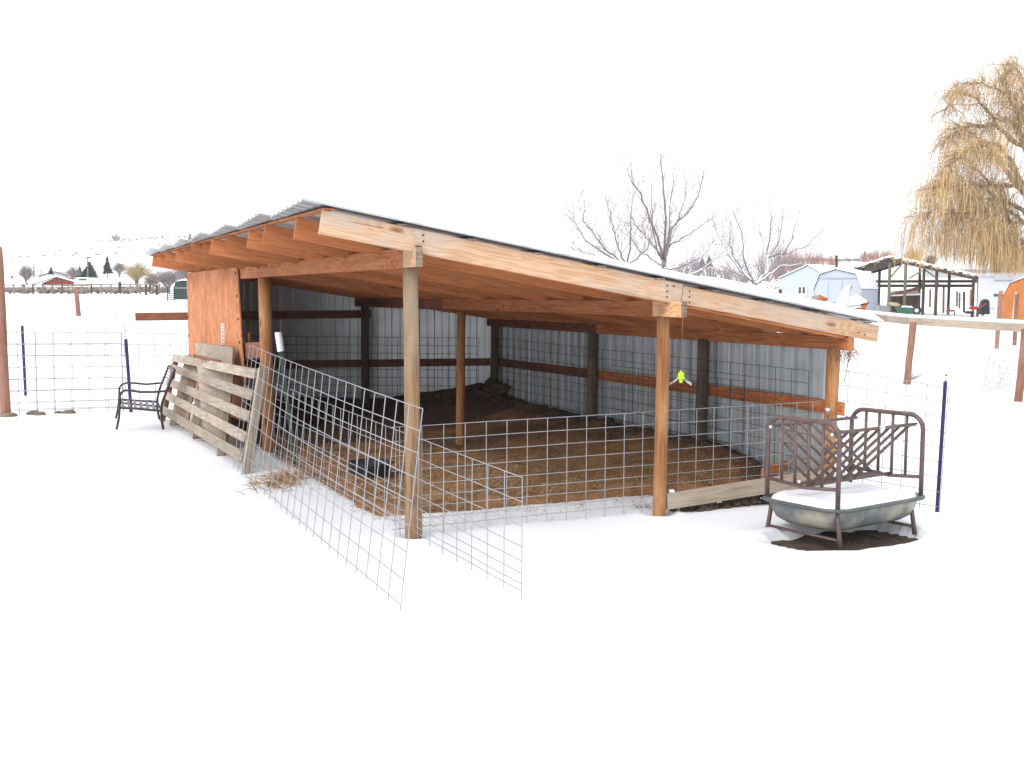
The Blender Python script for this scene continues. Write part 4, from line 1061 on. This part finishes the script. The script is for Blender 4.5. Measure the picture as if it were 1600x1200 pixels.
poly3('seat', [(1480,487),(1492,487),(1492,484),(1480,484)], 82, WR, .5, yc); poly3('back', [(1481,484),(1485,484),(1484,480),(1480,480)], 82, WR, .06, yc)
for x in (1481, 1491): poly3('leg', [(x,493),(x+1.6,493),(x+1.6,487),(x,487)], 82, WR, .08, yc)
for x in (1481, 1491): poly3('leg', [(x,492),(x+1.6,492),(x+1.6,487),(x,487)], 82.4, WR, .08, yc)
# dark round pad posts left of the garage
for x, yt, yb, lb in ((1219,452,465,'short dark stump post right of its shorter neighbour by the garage'), (1198,455,461,'shorter dark stump post farther from the garage')):
    pp = D(x, yb+6, 85); o = post('stump_post', pp, D(x, yt, 85), .13, .13, WD, n=10); tag(o, lb, 'stump')
o = board('pipe_rail', D(1198,459.5,85.3), D(1219,460.5,85.3), .06, .06, WD); tag(o, 'thin dark pipe joining the two stump posts', 'pipe')
# posts beyond the barn
for i, (x, yt, yb) in enumerate(((1453,452,477),(1474,448,486),(1495,455,476),(1499,457,479),(1506,456,485),(1516,452,475),(1535,440,470),(1537,455,480),(1541,455,480))):
    Y = 95+3*(480-yb)*.5; o = post('fence_post', D(x, yb+3, Y), D(x+.5, yt, Y), .09, .09, WF if i % 2 else WD, n=6); tag(o, ORD[i]+' from the left of the thin fence posts seen through the pole barn', 'fence post', 'fence posts seen through the pole barn')
# vehicle and far fence seen through the barn
cr2 = thing('parked_car', D(1445,446,140), 'distant snow covered car seen through the pole barn', 'car')
poly3('body', [(1432,446),(1433,441),(1440,440),(1446,437),(1462,437),(1468,441),(1474,442),(1474,446)], 140, white, 1.6, cr2)
for x in (1441, 1464): m = MB(); c0 = D(x,446,139.9); m.tube([c0, c0+Vector((0,.3,0))], .32, 10); world_mesh(m, 'wheel', rubber, cr2)
poly3('window', [(1442,441),(1447,438.5),(1460,438.5),(1465,441)], 139.95, glassd, .03, cr2)
# ------------------------------------------------------------ twigs and trees
def grow(m, p, d, L, r, depth, up=.25, seg=4, spread=.5, child=(2, 4), rmin=.01):
    pts = [p.copy()]; rs = [r]
    for i in range(seg):
        d = (d+Vector((random.gauss(0,.12), random.gauss(0,.12), up*.3+random.gauss(0,.06)))).normalized()
        p = p+d*(L/seg); pts.append(p.copy()); rs.append(max(rmin, r*(1-.6*(i+1)/seg)))
        if depth > 0:
            for _ in range(random.randint(0, child[1]-2) if i < seg-1 else child[0]):
                q = (d+Vector((random.gauss(0,spread), random.gauss(0,spread), random.gauss(0,spread)+up*.4))).normalized()
                grow(m, p.copy(), q, L*random.uniform(.45,.75), max(rmin, rs[-1]*.7), depth-1, up, max(2, seg-1), spread, child, rmin)
    m.tube(pts, rs, 4 if r > .03 else 3, False)
def limb_tree(name, label, Y, trunk, limbs, r0, group, snowy=()):
    """trunk/limbs: pixel polylines at distance Y, wobbling in depth"""
    base = D(trunk[0][0], trunk[0][1], Y)
    t = thing(name, base, label, 'tree', group)
    def path(pl, dj):
        out = []
        for i, (x, y) in enumerate(pl): out.append(D(x, y, Y+dj*i))
        # densify
        res = []
        for a, b in zip(out, out[1:]):
            for k in range(4): q = a.lerp(b, k/4); res.append(q+Vector((random.gauss(0,.02), random.gauss(0,.05), random.gauss(0,.02))))
        res.append(out[-1]); return res
    m = MB(); tp_ = path(trunk, 0); m.tube(tp_, [r0*(1-.25*i/len(tp_)) for i in range(len(tp_))], 10); world_mesh(m, 'trunk', barkg, t, True)
    tw = MB(); sm = MB()
    for li, (pl, rr0) in enumerate(limbs):
        m = MB(); P_ = path(pl, random.uniform(-.5, .5)); n = len(P_)
        rs = [rr0*.74*(1-.88*i/n)+.005 for i in range(n)]
        m.tube(P_, rs, 6); world_mesh(m, 'limb', barkg, t, True)
        if li in snowy:
            sm.tube([q+Vector((0,-.01,r_*.8)) for q, r_ in zip(P_, rs)], [r_*.9 for r_ in rs], 5)
        for i in range(3, n):
            d = (P_[i]-P_[i-1]).normalized()
            for _ in range(random.choice((1,1,2,2))):
                q = (d+Vector((random.gauss(0,.55), random.gauss(0,.55), random.gauss(.25,.4)))).normalized()
                grow(tw, P_[i].copy(), q, random.uniform(.3,.9), max(.007, rs[i]*.4), 2, .3, 3, .5, (1,3), .0058)
    world_mesh(tw, 'twigs', twigg, t, kind='stuff')
    if sm.v: world_mesh(sm, 'branch_snow', snow, t, True, kind='stuff')
limb_tree('bare_tree', 'tall bare many stemmed tree rising above the middle of the shelter roof', 46, [(1036,540),(1037,430),(1038,408)], [
    ([(1037,408),(1028,370),(1016,345),(1001,303),(988,285),(986,253)], .075), ([(1038,408),(1040,370),(1039,319),(1033,266),(1032,240)], .08),
    ([(1039,408),(1043,385),(1048,358),(1074,334),(1090,306),(1100,266)], .07), ([(1036,408),(1030,395),(1011,371),(992,350),(976,310)], .05),
    ([(1038,421),(1055,418),(1074,413),(1098,400),(1116,376),(1127,332)], .055), ([(1060,440),(1074,433),(1103,416),(1127,397),(1140,370)], .05),
    ([(1038,395),(1048,383),(1064,374),(1090,358),(1108,340)], .045), ([(1040,390),(1046,360),(1047,320),(1052,280)], .04), ([(1030,400),(1020,360),(1019,320),(1017,285)], .04),
    ([(1036,415),(1020,408),(1000,392),(985,370),(975,350)], .04), ([(1048,360),(1062,335),(1070,310),(1072,285)], .03)], .13, 'bare trees behind the shelter', (4, 5))
limb_tree('bare_tree', 'low spreading bare tree left of the tall bare tree over the roof', 44, [(976,540),(977,430),(978,414)], [
    ([(978,414),(985,385),(985,345),(987,320)], .05), ([(977,414),(967,390),(960,365),(955,340),(946,308)], .05), ([(976,416),(962,402),(945,390),(928,365),(912,345),(913,318)], .05),
    ([(970,410),(950,400),(915,375),(900,352),(892,333)], .04), ([(979,414),(995,405),(1012,388),(1018,362),(1016,345)], .04), ([(975,414),(950,408),(925,400),(908,398)], .03)], .09, 'bare trees behind the shelter')
limb_tree('bare_tree', 'wide forked bare tree with snow on its limbs left of the blue garage', 52, [(1184,560),(1182,460),(1179,442)], [
    ([(1179,444),(1158,424),(1137,397),(1124,371),(1116,352)], .075), ([(1177,440),(1168,420),(1161,403),(1160,366),(1145,330)], .06),
    ([(1182,444),(1192,432),(1200,424),(1198,392),(1182,353),(1174,327)], .075), ([(1198,392),(1203,370),(1205,350),(1204,319)], .05),
    ([(1184,442),(1202,430),(1219,416),(1253,412)], .06), ([(1200,402),(1215,398),(1226,397),(1261,384),(1284,361)], .045), ([(1226,397),(1240,366),(1245,340)], .035),
    ([(1179,440),(1160,432),(1140,422),(1122,410)], .04), ([(1160,420),(1145,400),(1140,375),(1142,345)], .04), ([(1205,398),(1217,375),(1222,350),(1225,330)], .035),
    ([(1182,446),(1176,436),(1168,430),(1160,424)], .05)], .16, 'bare trees behind the shelter', (0, 2, 4, 10))
# brush masses
def shrub(name, label, x, yb, wpx, hpx, Y, mt, n=120, group=None, cat='shrub', rr_=None, up=.6, parts=True):
    b = D(x, yb, Y); k = Y/F; w_, h = wpx*k, hpx*k; m = MB(); r_ = rr_ or k*.23
    for i in range(n):
        a = random.uniform(0, 2*pi); rad = random.random()**.5
        p = b+Vector((cos(a)*rad*w_*.22, sin(a)*rad*w_*.22, -.2)); e = b+Vector((cos(a)*rad*w_*.52, sin(a)*rad*w_*.4, h*(1-.5*rad**2)*random.uniform(.7,1.08)))
        mid = p.lerp(e, .5)+Vector((random.gauss(0,w_*.03), 0, h*.08)); m.tube([p, mid, e], [r_*1.3, r_, r_*.5], 3, False)
        for _ in range(3):
            q = mid.lerp(e, random.uniform(-.3,1)); m.tube([q, q+Vector((random.gauss(0,w_*.07), random.gauss(0,w_*.05), random.uniform(.05,.25)*h))], [r_*.6, r_*.3], 3, False)
    o = world_mesh(m, name, mt); tag(o, label, cat, group); return o
G1 = 'reddish shrubs beyond the sheds'
for i_, (x, yb, w_, h, Y) in enumerate(sorted(((1222,428,30,30,170),(1240,424,34,36,180),(1262,420,30,30,190),(1280,418,28,24,190),(1300,418,24,20,195),(1352,408,22,14,230),(1368,408,26,18,230),(1386,408,24,18,235),(1215,434,24,24,165)))):
    shrub('reddish_shrub', ORD[i_]+' from the left of the reddish bare shrubs beyond the blue sheds', x, yb, w_, h, Y, twigr, 90, G1)
for i_, (x, yb, w_, h, Y) in enumerate(((1060,434,44,26,150),(1085,430,40,30,150),(1110,432,40,20,160),(1135,436,40,24,150),(1160,440,40,20,140),(1195,436,50,44,120),(1220,430,44,50,125),(1245,432,40,38,130))):
    shrub('grey_thicket', ORD[i_]+' from the left of the grey bare thickets behind the bare trees', x, yb, w_, h, Y, twigg, 90, 'grey brush behind the bare trees')
for x, yb, w_, h, Y, i_ in ((1070,450,50,16,100,'left'),(1100,450,46,14,100,'right')):
    shrub('low_brush', i_+' one of two low reddish brush clumps in the field above the roof snow', x, yb, w_, h, Y, twigr, 80, 'low brush in the field', rr_=.02)
def conifer(label, x, yb, wpx, hpx, Y, group='distant evergreens', n=150):
    b = D(x, yb, Y); k = Y/F; w_, h = wpx*k, hpx*k
    t = thing('evergreen_tree', b, label, 'tree', group)
    m = MB(); m.tube([b-Vector((0,0,h*.2)), b+Vector((0,0,h*.9))], [w_*.05, w_*.01], 5); world_mesh(m, 'trunk', barkg, t)
    m = MB()
    for i in range(n):
        f = random.random()**1.3; a = random.uniform(0, 2*pi); R = w_*.5*(1-f)**.7*random.uniform(.6,1.1); c = b+Vector((0,0,h*(.08+.9*f)))
        e = c+Vector((cos(a)*R, sin(a)*R, -R*.15)); s = w_*.09+R*.1; sdv = Vector((-sin(a), cos(a), 0))*s
        m.quad(c-sdv*.3, c+sdv*.3+Vector((0,0,s)), e+sdv, e-sdv-Vector((0,0,s*.6)))
    world_mesh(m, 'crown', conif, t, kind='stuff')
for x, yb, w_, h, Y, l in ((1097,418,16,15,300,'pair of dark evergreens left of its twin far behind the bare trees'),(1108,417,14,17,300,'dark evergreen right of its twin far behind the bare trees'),
    (1351,402,7,10,400,'tiny dark evergreen on the horizon above the gambrel shed'),(1358,401,6,6,400,'smaller evergreen on the horizon right of the tiny dark one'),
    (140,436,30,26,185,'broad dark evergreen left of its neighbour on the village edge'),(125,436,16,20,187,'dark evergreen leftmost of the village clump'),(168,428,18,27,190,'tall narrow evergreen between bare trees left of the shelter eave'),(80,432,12,15,200,'small dark evergreen behind the red gabled house'),
    (297,378,9,13,700,'dark evergreen on the hill crest above the shelter eave'),(308,378,7,9,700,'shorter evergreen on the hill crest above the eave'),(95,383,6,8,800,'dark evergreen alone on the hill crest'),(101,383,5,8,800,'right hand evergreen of the lone pair on the hill crest'),(1415,410,0.1,.1,160,None)):
    if l: conifer(l, x, yb, w_, h, Y)
shrub('evergreen_bush', 'dark olive bush behind the pole barn roof under the willow', 1425, 410, 26, 22, 130, conif, 130, cat='bush')
shrub('golden_bush', 'golden brown bush behind the pole barn roof', 1430, 412, 34, 26, 128, wilt, 130, cat='bush')
shrub('evergreen_bush', 'dark low bush right of the golden brown bush', 1455, 412, 26, 14, 135, conif, 120, cat='bush')
for x, yb, w_, h, Y, mt_, l in ((42,441,34,30,180,twigg,'bare grey tree at the far left behind the rail fence'),(115,438,26,24,180,twigg,'bare grey tree beside the dark evergreen clump'),(187,430,26,22,185,twigg,'bare grey tree between the evergreen and the olive willow'),
    (215,447,62,44,150,wilf,'broad olive willow left of the shelter eave'),(262,450,60,34,150,twigg,'bare grey tree by the dark green shed'),(238,452,36,30,155,twigb,'bare brown tree just right of the olive willow'),(285,446,40,40,170,twigg,'bare grey tree directly behind the dark green shed')):
    b = D(x, yb, Y); k = Y/F; t = thing('bare_tree', b, l, 'tree', 'bare trees on the village edge')
    tw = MB(); lm = MB(); w2, h2 = w_*k, h*k
    for i in range(9):
        e = b+Vector((random.uniform(-.28,.28)*w2, random.uniform(-.2,.2)*w2, h2*random.uniform(.35,.6))); lm.tube([b-Vector((0,0,.4)), b.lerp(e,.5)+Vector((0,0,h2*.05)), e], [k*1.0,k*.6,k*.35], 4, False)
        for j in range(42):
            p_ = b.lerp(e, random.uniform(.3,1)); a = random.uniform(0, pi); R = w2*.5*random.random()**.5
            q = b+Vector((cos(a)*R, random.gauss(0,.15)*w2, h2*(.30+.70*sqrt(max(0,1-(R/(w2*.52))**2)))*random.uniform(.45,1.04)))
            tw.tube([p_, p_.lerp(q,.5)+Vector((0,0,h2*.06)), q], [k*.28,k*.22,k*.1], 3, False)
    world_mesh(lm, 'trunk', barkg, t); world_mesh(tw, 'crown', mt_, t, kind='stuff')
# hillside scrub
for x, yb, w_, h, Y, l in ((181,376,16,11,780,'rounded pale bush alone on the hill crest'),(21,386,12,10,780,'pale bush on the hill crest at far left'),(152,401,14,5,600,'dark scrub patch midway up the hill'),(68,402,10,4,600,'small scrub patch on the hill at left'),(119,398,4,4,620,'tiny scrub tuft between two hillside patches'),(181,398,4,4,620,'tiny scrub tuft right of the dark scrub patch'),(229,399,7,4,620,'small scrub patch on the hill nearest the shelter eave'),(190,379,3,4,780,'tiny dark tuft just below the rounded crest bush')):
    shrub('hill_bush', l, x, yb, w_, h, Y, twigg if h > 8 else sage, 60, cat='bush')
m = MB()
for k in range(360):
    x = random.uniform(0, 330); line = random.random()
    y = (388-.065*x+random.gauss(0,1.2)) if line < .8 else random.choice((402-.04*x, 396-.05*x, 418-.02*x))+random.gauss(0,.8)
    Y = 800 if line < .8 else 560; p = D(x, y, Y); s = random.uniform(.2,.8); blob(m, p, s, .5, 5, k)
tag(world_mesh(m, 'hill_scrub', sage, kind='stuff'), 'scattered low sagebrush on the snowy hillside', 'scrub')
m = MB()
for k in range(700):
    x = random.uniform(1000, 1350); y = random.uniform(434, 452) if x < 1240 else random.uniform(404, 408); Y = 110 if x < 1240 else 420
    if 1100 < x < 1170 and random.random() < .6: continue
    p = D(x, y, Y); blob(m, p, random.uniform(.03,.12) if Y < 200 else random.uniform(.2,.6), .5, 5, k)
tag(world_mesh(m, 'field_scrub', sage, kind='stuff'), 'scattered dead grass tufts in the field behind the bare trees', 'scrub')
# ------------------------------------------------------------ big willow at right
WY = 72
wl = thing('weeping_willow', D(1665,500,WY), 'huge golden weeping willow hanging over the right edge', 'tree')
m = MB(); m.tube([D(1668,540,WY), D(1664,450,WY), D(1650,380,WY), D(1640,330,WY)], [.8,.6,.4,.3], 12); world_mesh(m, 'trunk', wilb, wl, True)
limbs = [[(1660,440),(1620,395),(1590,385),(1560,350),(1540,338),(1500,292),(1470,292),(1440,300)],
 [(1655,430),(1610,380),(1570,375),(1540,330),(1500,335),(1465,325),(1430,340)],
 [(1640,360),(1600,300),(1580,250),(1560,225),(1520,225),(1485,260),(1478,300)],
 [(1640,330),(1600,230),(1582,190),(1555,185),(1520,150),(1490,145),(1474,180)],
 [(1640,320),(1600,220),(1590,180),(1570,130),(1572,105)],
 [(1640,320),(1610,200),(1600,150),(1590,110),(1580,100)],
 [(1600,230),(1560,200),(1520,195),(1495,205),(1478,225)],
 [(1640,350),(1590,290),(1540,290),(1500,290),(1470,275)],
 [(1655,420),(1600,330),(1560,310),(1520,310),(1490,320)],
 [(1660,460),(1600,400),(1580,352),(1560,300),(1530,270),(1505,240)],
 [(1640,340),(1580,260),(1540,240),(1500,235),(1485,250)],
 [(1640,300),(1615,190),(1580,150),(1540,130),(1505,130)],
 [(1660,380),(1610,350),(1570,345),(1520,345),(1470,330)], [(1640,330),(1620,230),(1618,150),(1625,100)], [(1650,380),(1640,300),(1650,200),(1650,120)],
 [(1600,300),(1560,250),(1530,215),(1490,195)], [(1655,400),(1600,350),(1545,300),(1500,275)]]
tw = MB(); tw2 = MB(); tw3 = MB()
def bend(a, b, k): return a.lerp(b, k)
for li, pl in enumerate(limbs):
    dj = random.uniform(-.8, .8)
    P_ = [D(x, y, WY+dj*i) for i, (x, y) in enumerate(pl)]
    Q = []
    for a, b in zip(P_, P_[1:]):
        for k in range(5): Q.append(a.lerp(b, k/5)+Vector((random.gauss(0,.05), random.gauss(0,.1), random.gauss(0,.05))))
    n = len(Q); m = MB(); m.tube(Q, [.17*(1-.88*i/n)+.01 for i in range(n)], 6); world_mesh(m, 'limb', wilb, wl, True)
    for i in range(6, n):
        for _ in range(4):
            d = (Q[i]-Q[i-1]).normalized(); d = (d+Vector((random.gauss(-.1,.7), random.gauss(0,.7), random.gauss(.3,.4)))).normalized()
            p = Q[i].copy(); pts = [p.copy()]; L = random.uniform(.5, 1.9)
            for k in range(4): p = p+d*L/4; d = (d+Vector((0,0,-.12))+Vector((random.gauss(0,.1),)*3)).normalized(); pts.append(p.copy())
            tw.tube(pts, [.026,.022,.018,.013,.009], 3, False)
            for k in range(1, 5):
                for _2 in range(random.choice((1,1,2,2,3)) if random.random() > .12 else 0):
                    q = pts[k].copy(); e = Vector((random.gauss(0,.5)-.15, random.gauss(0,.5), random.uniform(-.2,.5))); s2 = [q.copy()]
                    topz = q.z; ln = random.uniform(.5, 2.0)+ (1.9 if topz < 8 else 0); drp = -.75 if topz < 11.5 else -.42
                    for j in range(6):
                        e = (e+Vector((0,0,drp))+Vector((random.gauss(0,.08), random.gauss(0,.08), 0))); e.normalize(); q = q+e*ln/6; s2.append(q.copy())
                        if q.z < 4.0: break
                    if len(s2) > 2: random.choice((tw2, tw2, tw3, tw3, tw)).tube(s2, [.0105]*len(s2), 3, False)
world_mesh(tw, 'branchlets', wilb, wl, kind='stuff'); world_mesh(tw2, 'hanging_twigs', wilt, wl, kind='stuff'); world_mesh(tw3, 'hanging_twigs', wilp, wl, kind='stuff')
# ------------------------------------------------------------ village and fences on the left
def house_left():
    t = thing('red_house', D(85,446,150), 'low red gabled house with snowy roof behind the rail fence', 'house')
    poly3('gable_wall', [(66,446),(66,442),(88,433.5),(112,440),(112,446)], 150, redw, 6, t)
    m = MB(); m.slab([D(50,444,149.5), D(88,432.5,149.5), D(78,431,157), D(42,441,157)], (0,0,.2)); world_mesh(m, 'roof_snow', snow, t)
    m = MB(); m.slab([D(88,432.5,149.5), D(115,440,149.5), D(105,437,157), D(78,431,157)], (0,0,.2)); world_mesh(m, 'roof_snow', snow, t)
    poly3('roof_edge', [(50,445),(88,433.5),(112,440.5),(112,439.7),(88,432.5),(50,444)], 149.4, WD, .1, t)
house_left()
t = thing('distant_house', D(90,434,210), 'pale house with a dark roof edge behind the red gabled house', 'house')
poly3('wall', [(60,434),(60,431),(85,424.5),(104,431),(104,434)], 210, greyw, 6, t); poly3('roof_edge', [(58,432),(85,424.5),(106,431.5),(106,430.6),(85,423.7),(58,431)], 209.8, WD, .3, t)
t = thing('white_trailer', D(128,444,140), 'small white camper parked right of the red gabled house', 'trailer')
poly3('body', [(116,445),(115,437),(120,433),(139,433.5),(140,445)], 140, white, 3, t); poly3('window', [(123,438),(123,435.5),(135,435.5),(135,438)], 139.95, glassd, .04, t)
t = thing('long_barn', D(185,450,160), 'long low building under a white roof left of the olive willow', 'barn')
m = MB(); m.slab([D(140,448,150), D(215,448,150), D(205,437,158), D(155,438,158)], (0,.1,.2)); world_mesh(m, 'roof_snow', snow, t)
poly3('wall', [(142,452),(142,448),(214,448),(214,452)], 150.2, greyw, 3, t); poly3('roof_edge', [(137,437.5),(137,436),(160,436),(160,437)], 159, redw, .3, t)
sg = thing('yard_sign', D(19,436,150), 'small white and red board far away at the left edge', 'sign')
poly3('board', [(12,432),(12,428),(20,428),(20,432)], 150, white, .2, sg); poly3('red_panel', [(17,435),(17,431.5),(20,431.5),(20,435)], 149.9, redm, .1, sg)
t = thing('light_pole', D(137,432,175), 'tall yard light pole with a flat lamp head above the evergreens', 'light pole')
m = MB(); m.tube([D(137,434,175), D(137,403,175)], .10, 6); world_mesh(m, 'pole', barkg, t); poly3('lamp_head', [(133.5,403.5),(134,401.5),(140,401.5),(140.5,403.5)], 174.8, barkg, .5, t)
for x, yt, yb, Y, l in ((53,412,438,178,'thin utility pole behind the bare tree at far left'),(64,422,436,178,'short thin pole beside the thin utility pole')):
    m = MB(); m.tube([D(x,yb,Y), D(x,yt,Y)], .09, 5); tag(world_mesh(m, 'utility_pole', barkg), l, 'pole')
def railfence():
    t = thing('rail_fence', D(130,458,118), 'long weathered three rail fence along the far edge of the left field', 'fence')
    for y0, y1 in ((445.5,444.0),(449.5,448),(453.5,452.5)):
        for i in range(6):
            a, b = i/6, (i+1)/6; board('rail', D(4+256*a, y0+(y1-y0)*a, 118), D(4+256*b, y0+(y1-y0)*b, 118), .10, .05, WGD, t)
    for i in range(18):
        x = 6+i*15.2; post('post', D(x,459,118), D(x,443.5,118), .09, .09, WD if i % 3 == 0 else WGD, t, n=6)
railfence()
m = MB()
for k in range(900):
    x = random.uniform(4, 262); p = D(x, random.gauss(453.5,1.8), 121+random.uniform(0,4)); blob(m, p, random.uniform(.08,.25), .6, 5, k)
tag(world_mesh(m, 'dead_brush', sage, kind='stuff'), 'grey dead brush growing along the far rail fence', 'brush')
for x, yt, yb, Y, r_, l in ((187,440,457,100,.13,'dark round post standing at the far rail fence'),(228,444,460,92,.11,'dark post left of the metal gate by the green shed'),(245,445,460,92,.11,'dark post nearest the metal gate by the green shed')):
    o = post('fence_post', D(x,yb+1,Y), D(x,yt,Y), r_, r_, WD, n=7); tag(o, l, 'fence post')
p = GT(123.5,494); o = post('fence_post', p-Vector((0,0,.2)), D(118.5,449,p.y), .13*p.y/60, .12*p.y/60, WF, n=10); tag(o, 'thick weathered post standing alone in the left field', 'fence post')
for i, (x, yt, yb) in enumerate(((35,462,495),(109.5,463,495),(182,466,495),(248,463,487))):
    p = GT(x, yb); m = MB(); m.tube([p, D(x-.7,yt,p.y)], .022, 5); tag(world_mesh(m, 't_post', wire), ORD[i]+' from the left of the thin grey steel posts in the left field', 'fence post', 'thin steel posts in the left field')
for i, (x, yt, yb) in enumerate(((43,456,468),(83,456,467),(160,456,468),(196,457,468),(234,456,468))):
    p = GT(x, yb); m = MB(); m.tube([p, D(x,yt,p.y)], .02, 4); tag(world_mesh(m, 't_post', wire), ORD[i]+' from the left of the faint steel posts far out in the left field', 'fence post', 'faint far steel posts')
t = thing('green_shed', D(283,468,78), 'dark green shed with snow on top peeking out left of the plywood', 'shed')
poly3('wall', [(272,468),(272,448),(274,440),(284,437),(297,439),(297,468)], 78, dgreen, 2.5, t); poly3('roof_snow', [(273,440),(284,436.5),(297,433),(297,439),(284,438)], 77.8, snow, 2.6, t)
board('door_rail', D(273,450,77.9), D(296,450,77.9), .05, .03, greyw, t)
t = thing('metal_gate', D(267,469,78), 'small dark metal bar gate beside the dark green shed', 'gate')
for k in range(7): m = MB(); m.tube([D(261.5,450+k*3,77.5), D(272,450+k*3,77.5)], .025, 5); world_mesh(m, 'bar', blackm, t)
for x in (261.5, 272): m = MB(); m.tube([D(x,448,77.5), D(x,470,77.5)], .035, 5); world_mesh(m, 'upright', blackm, t)
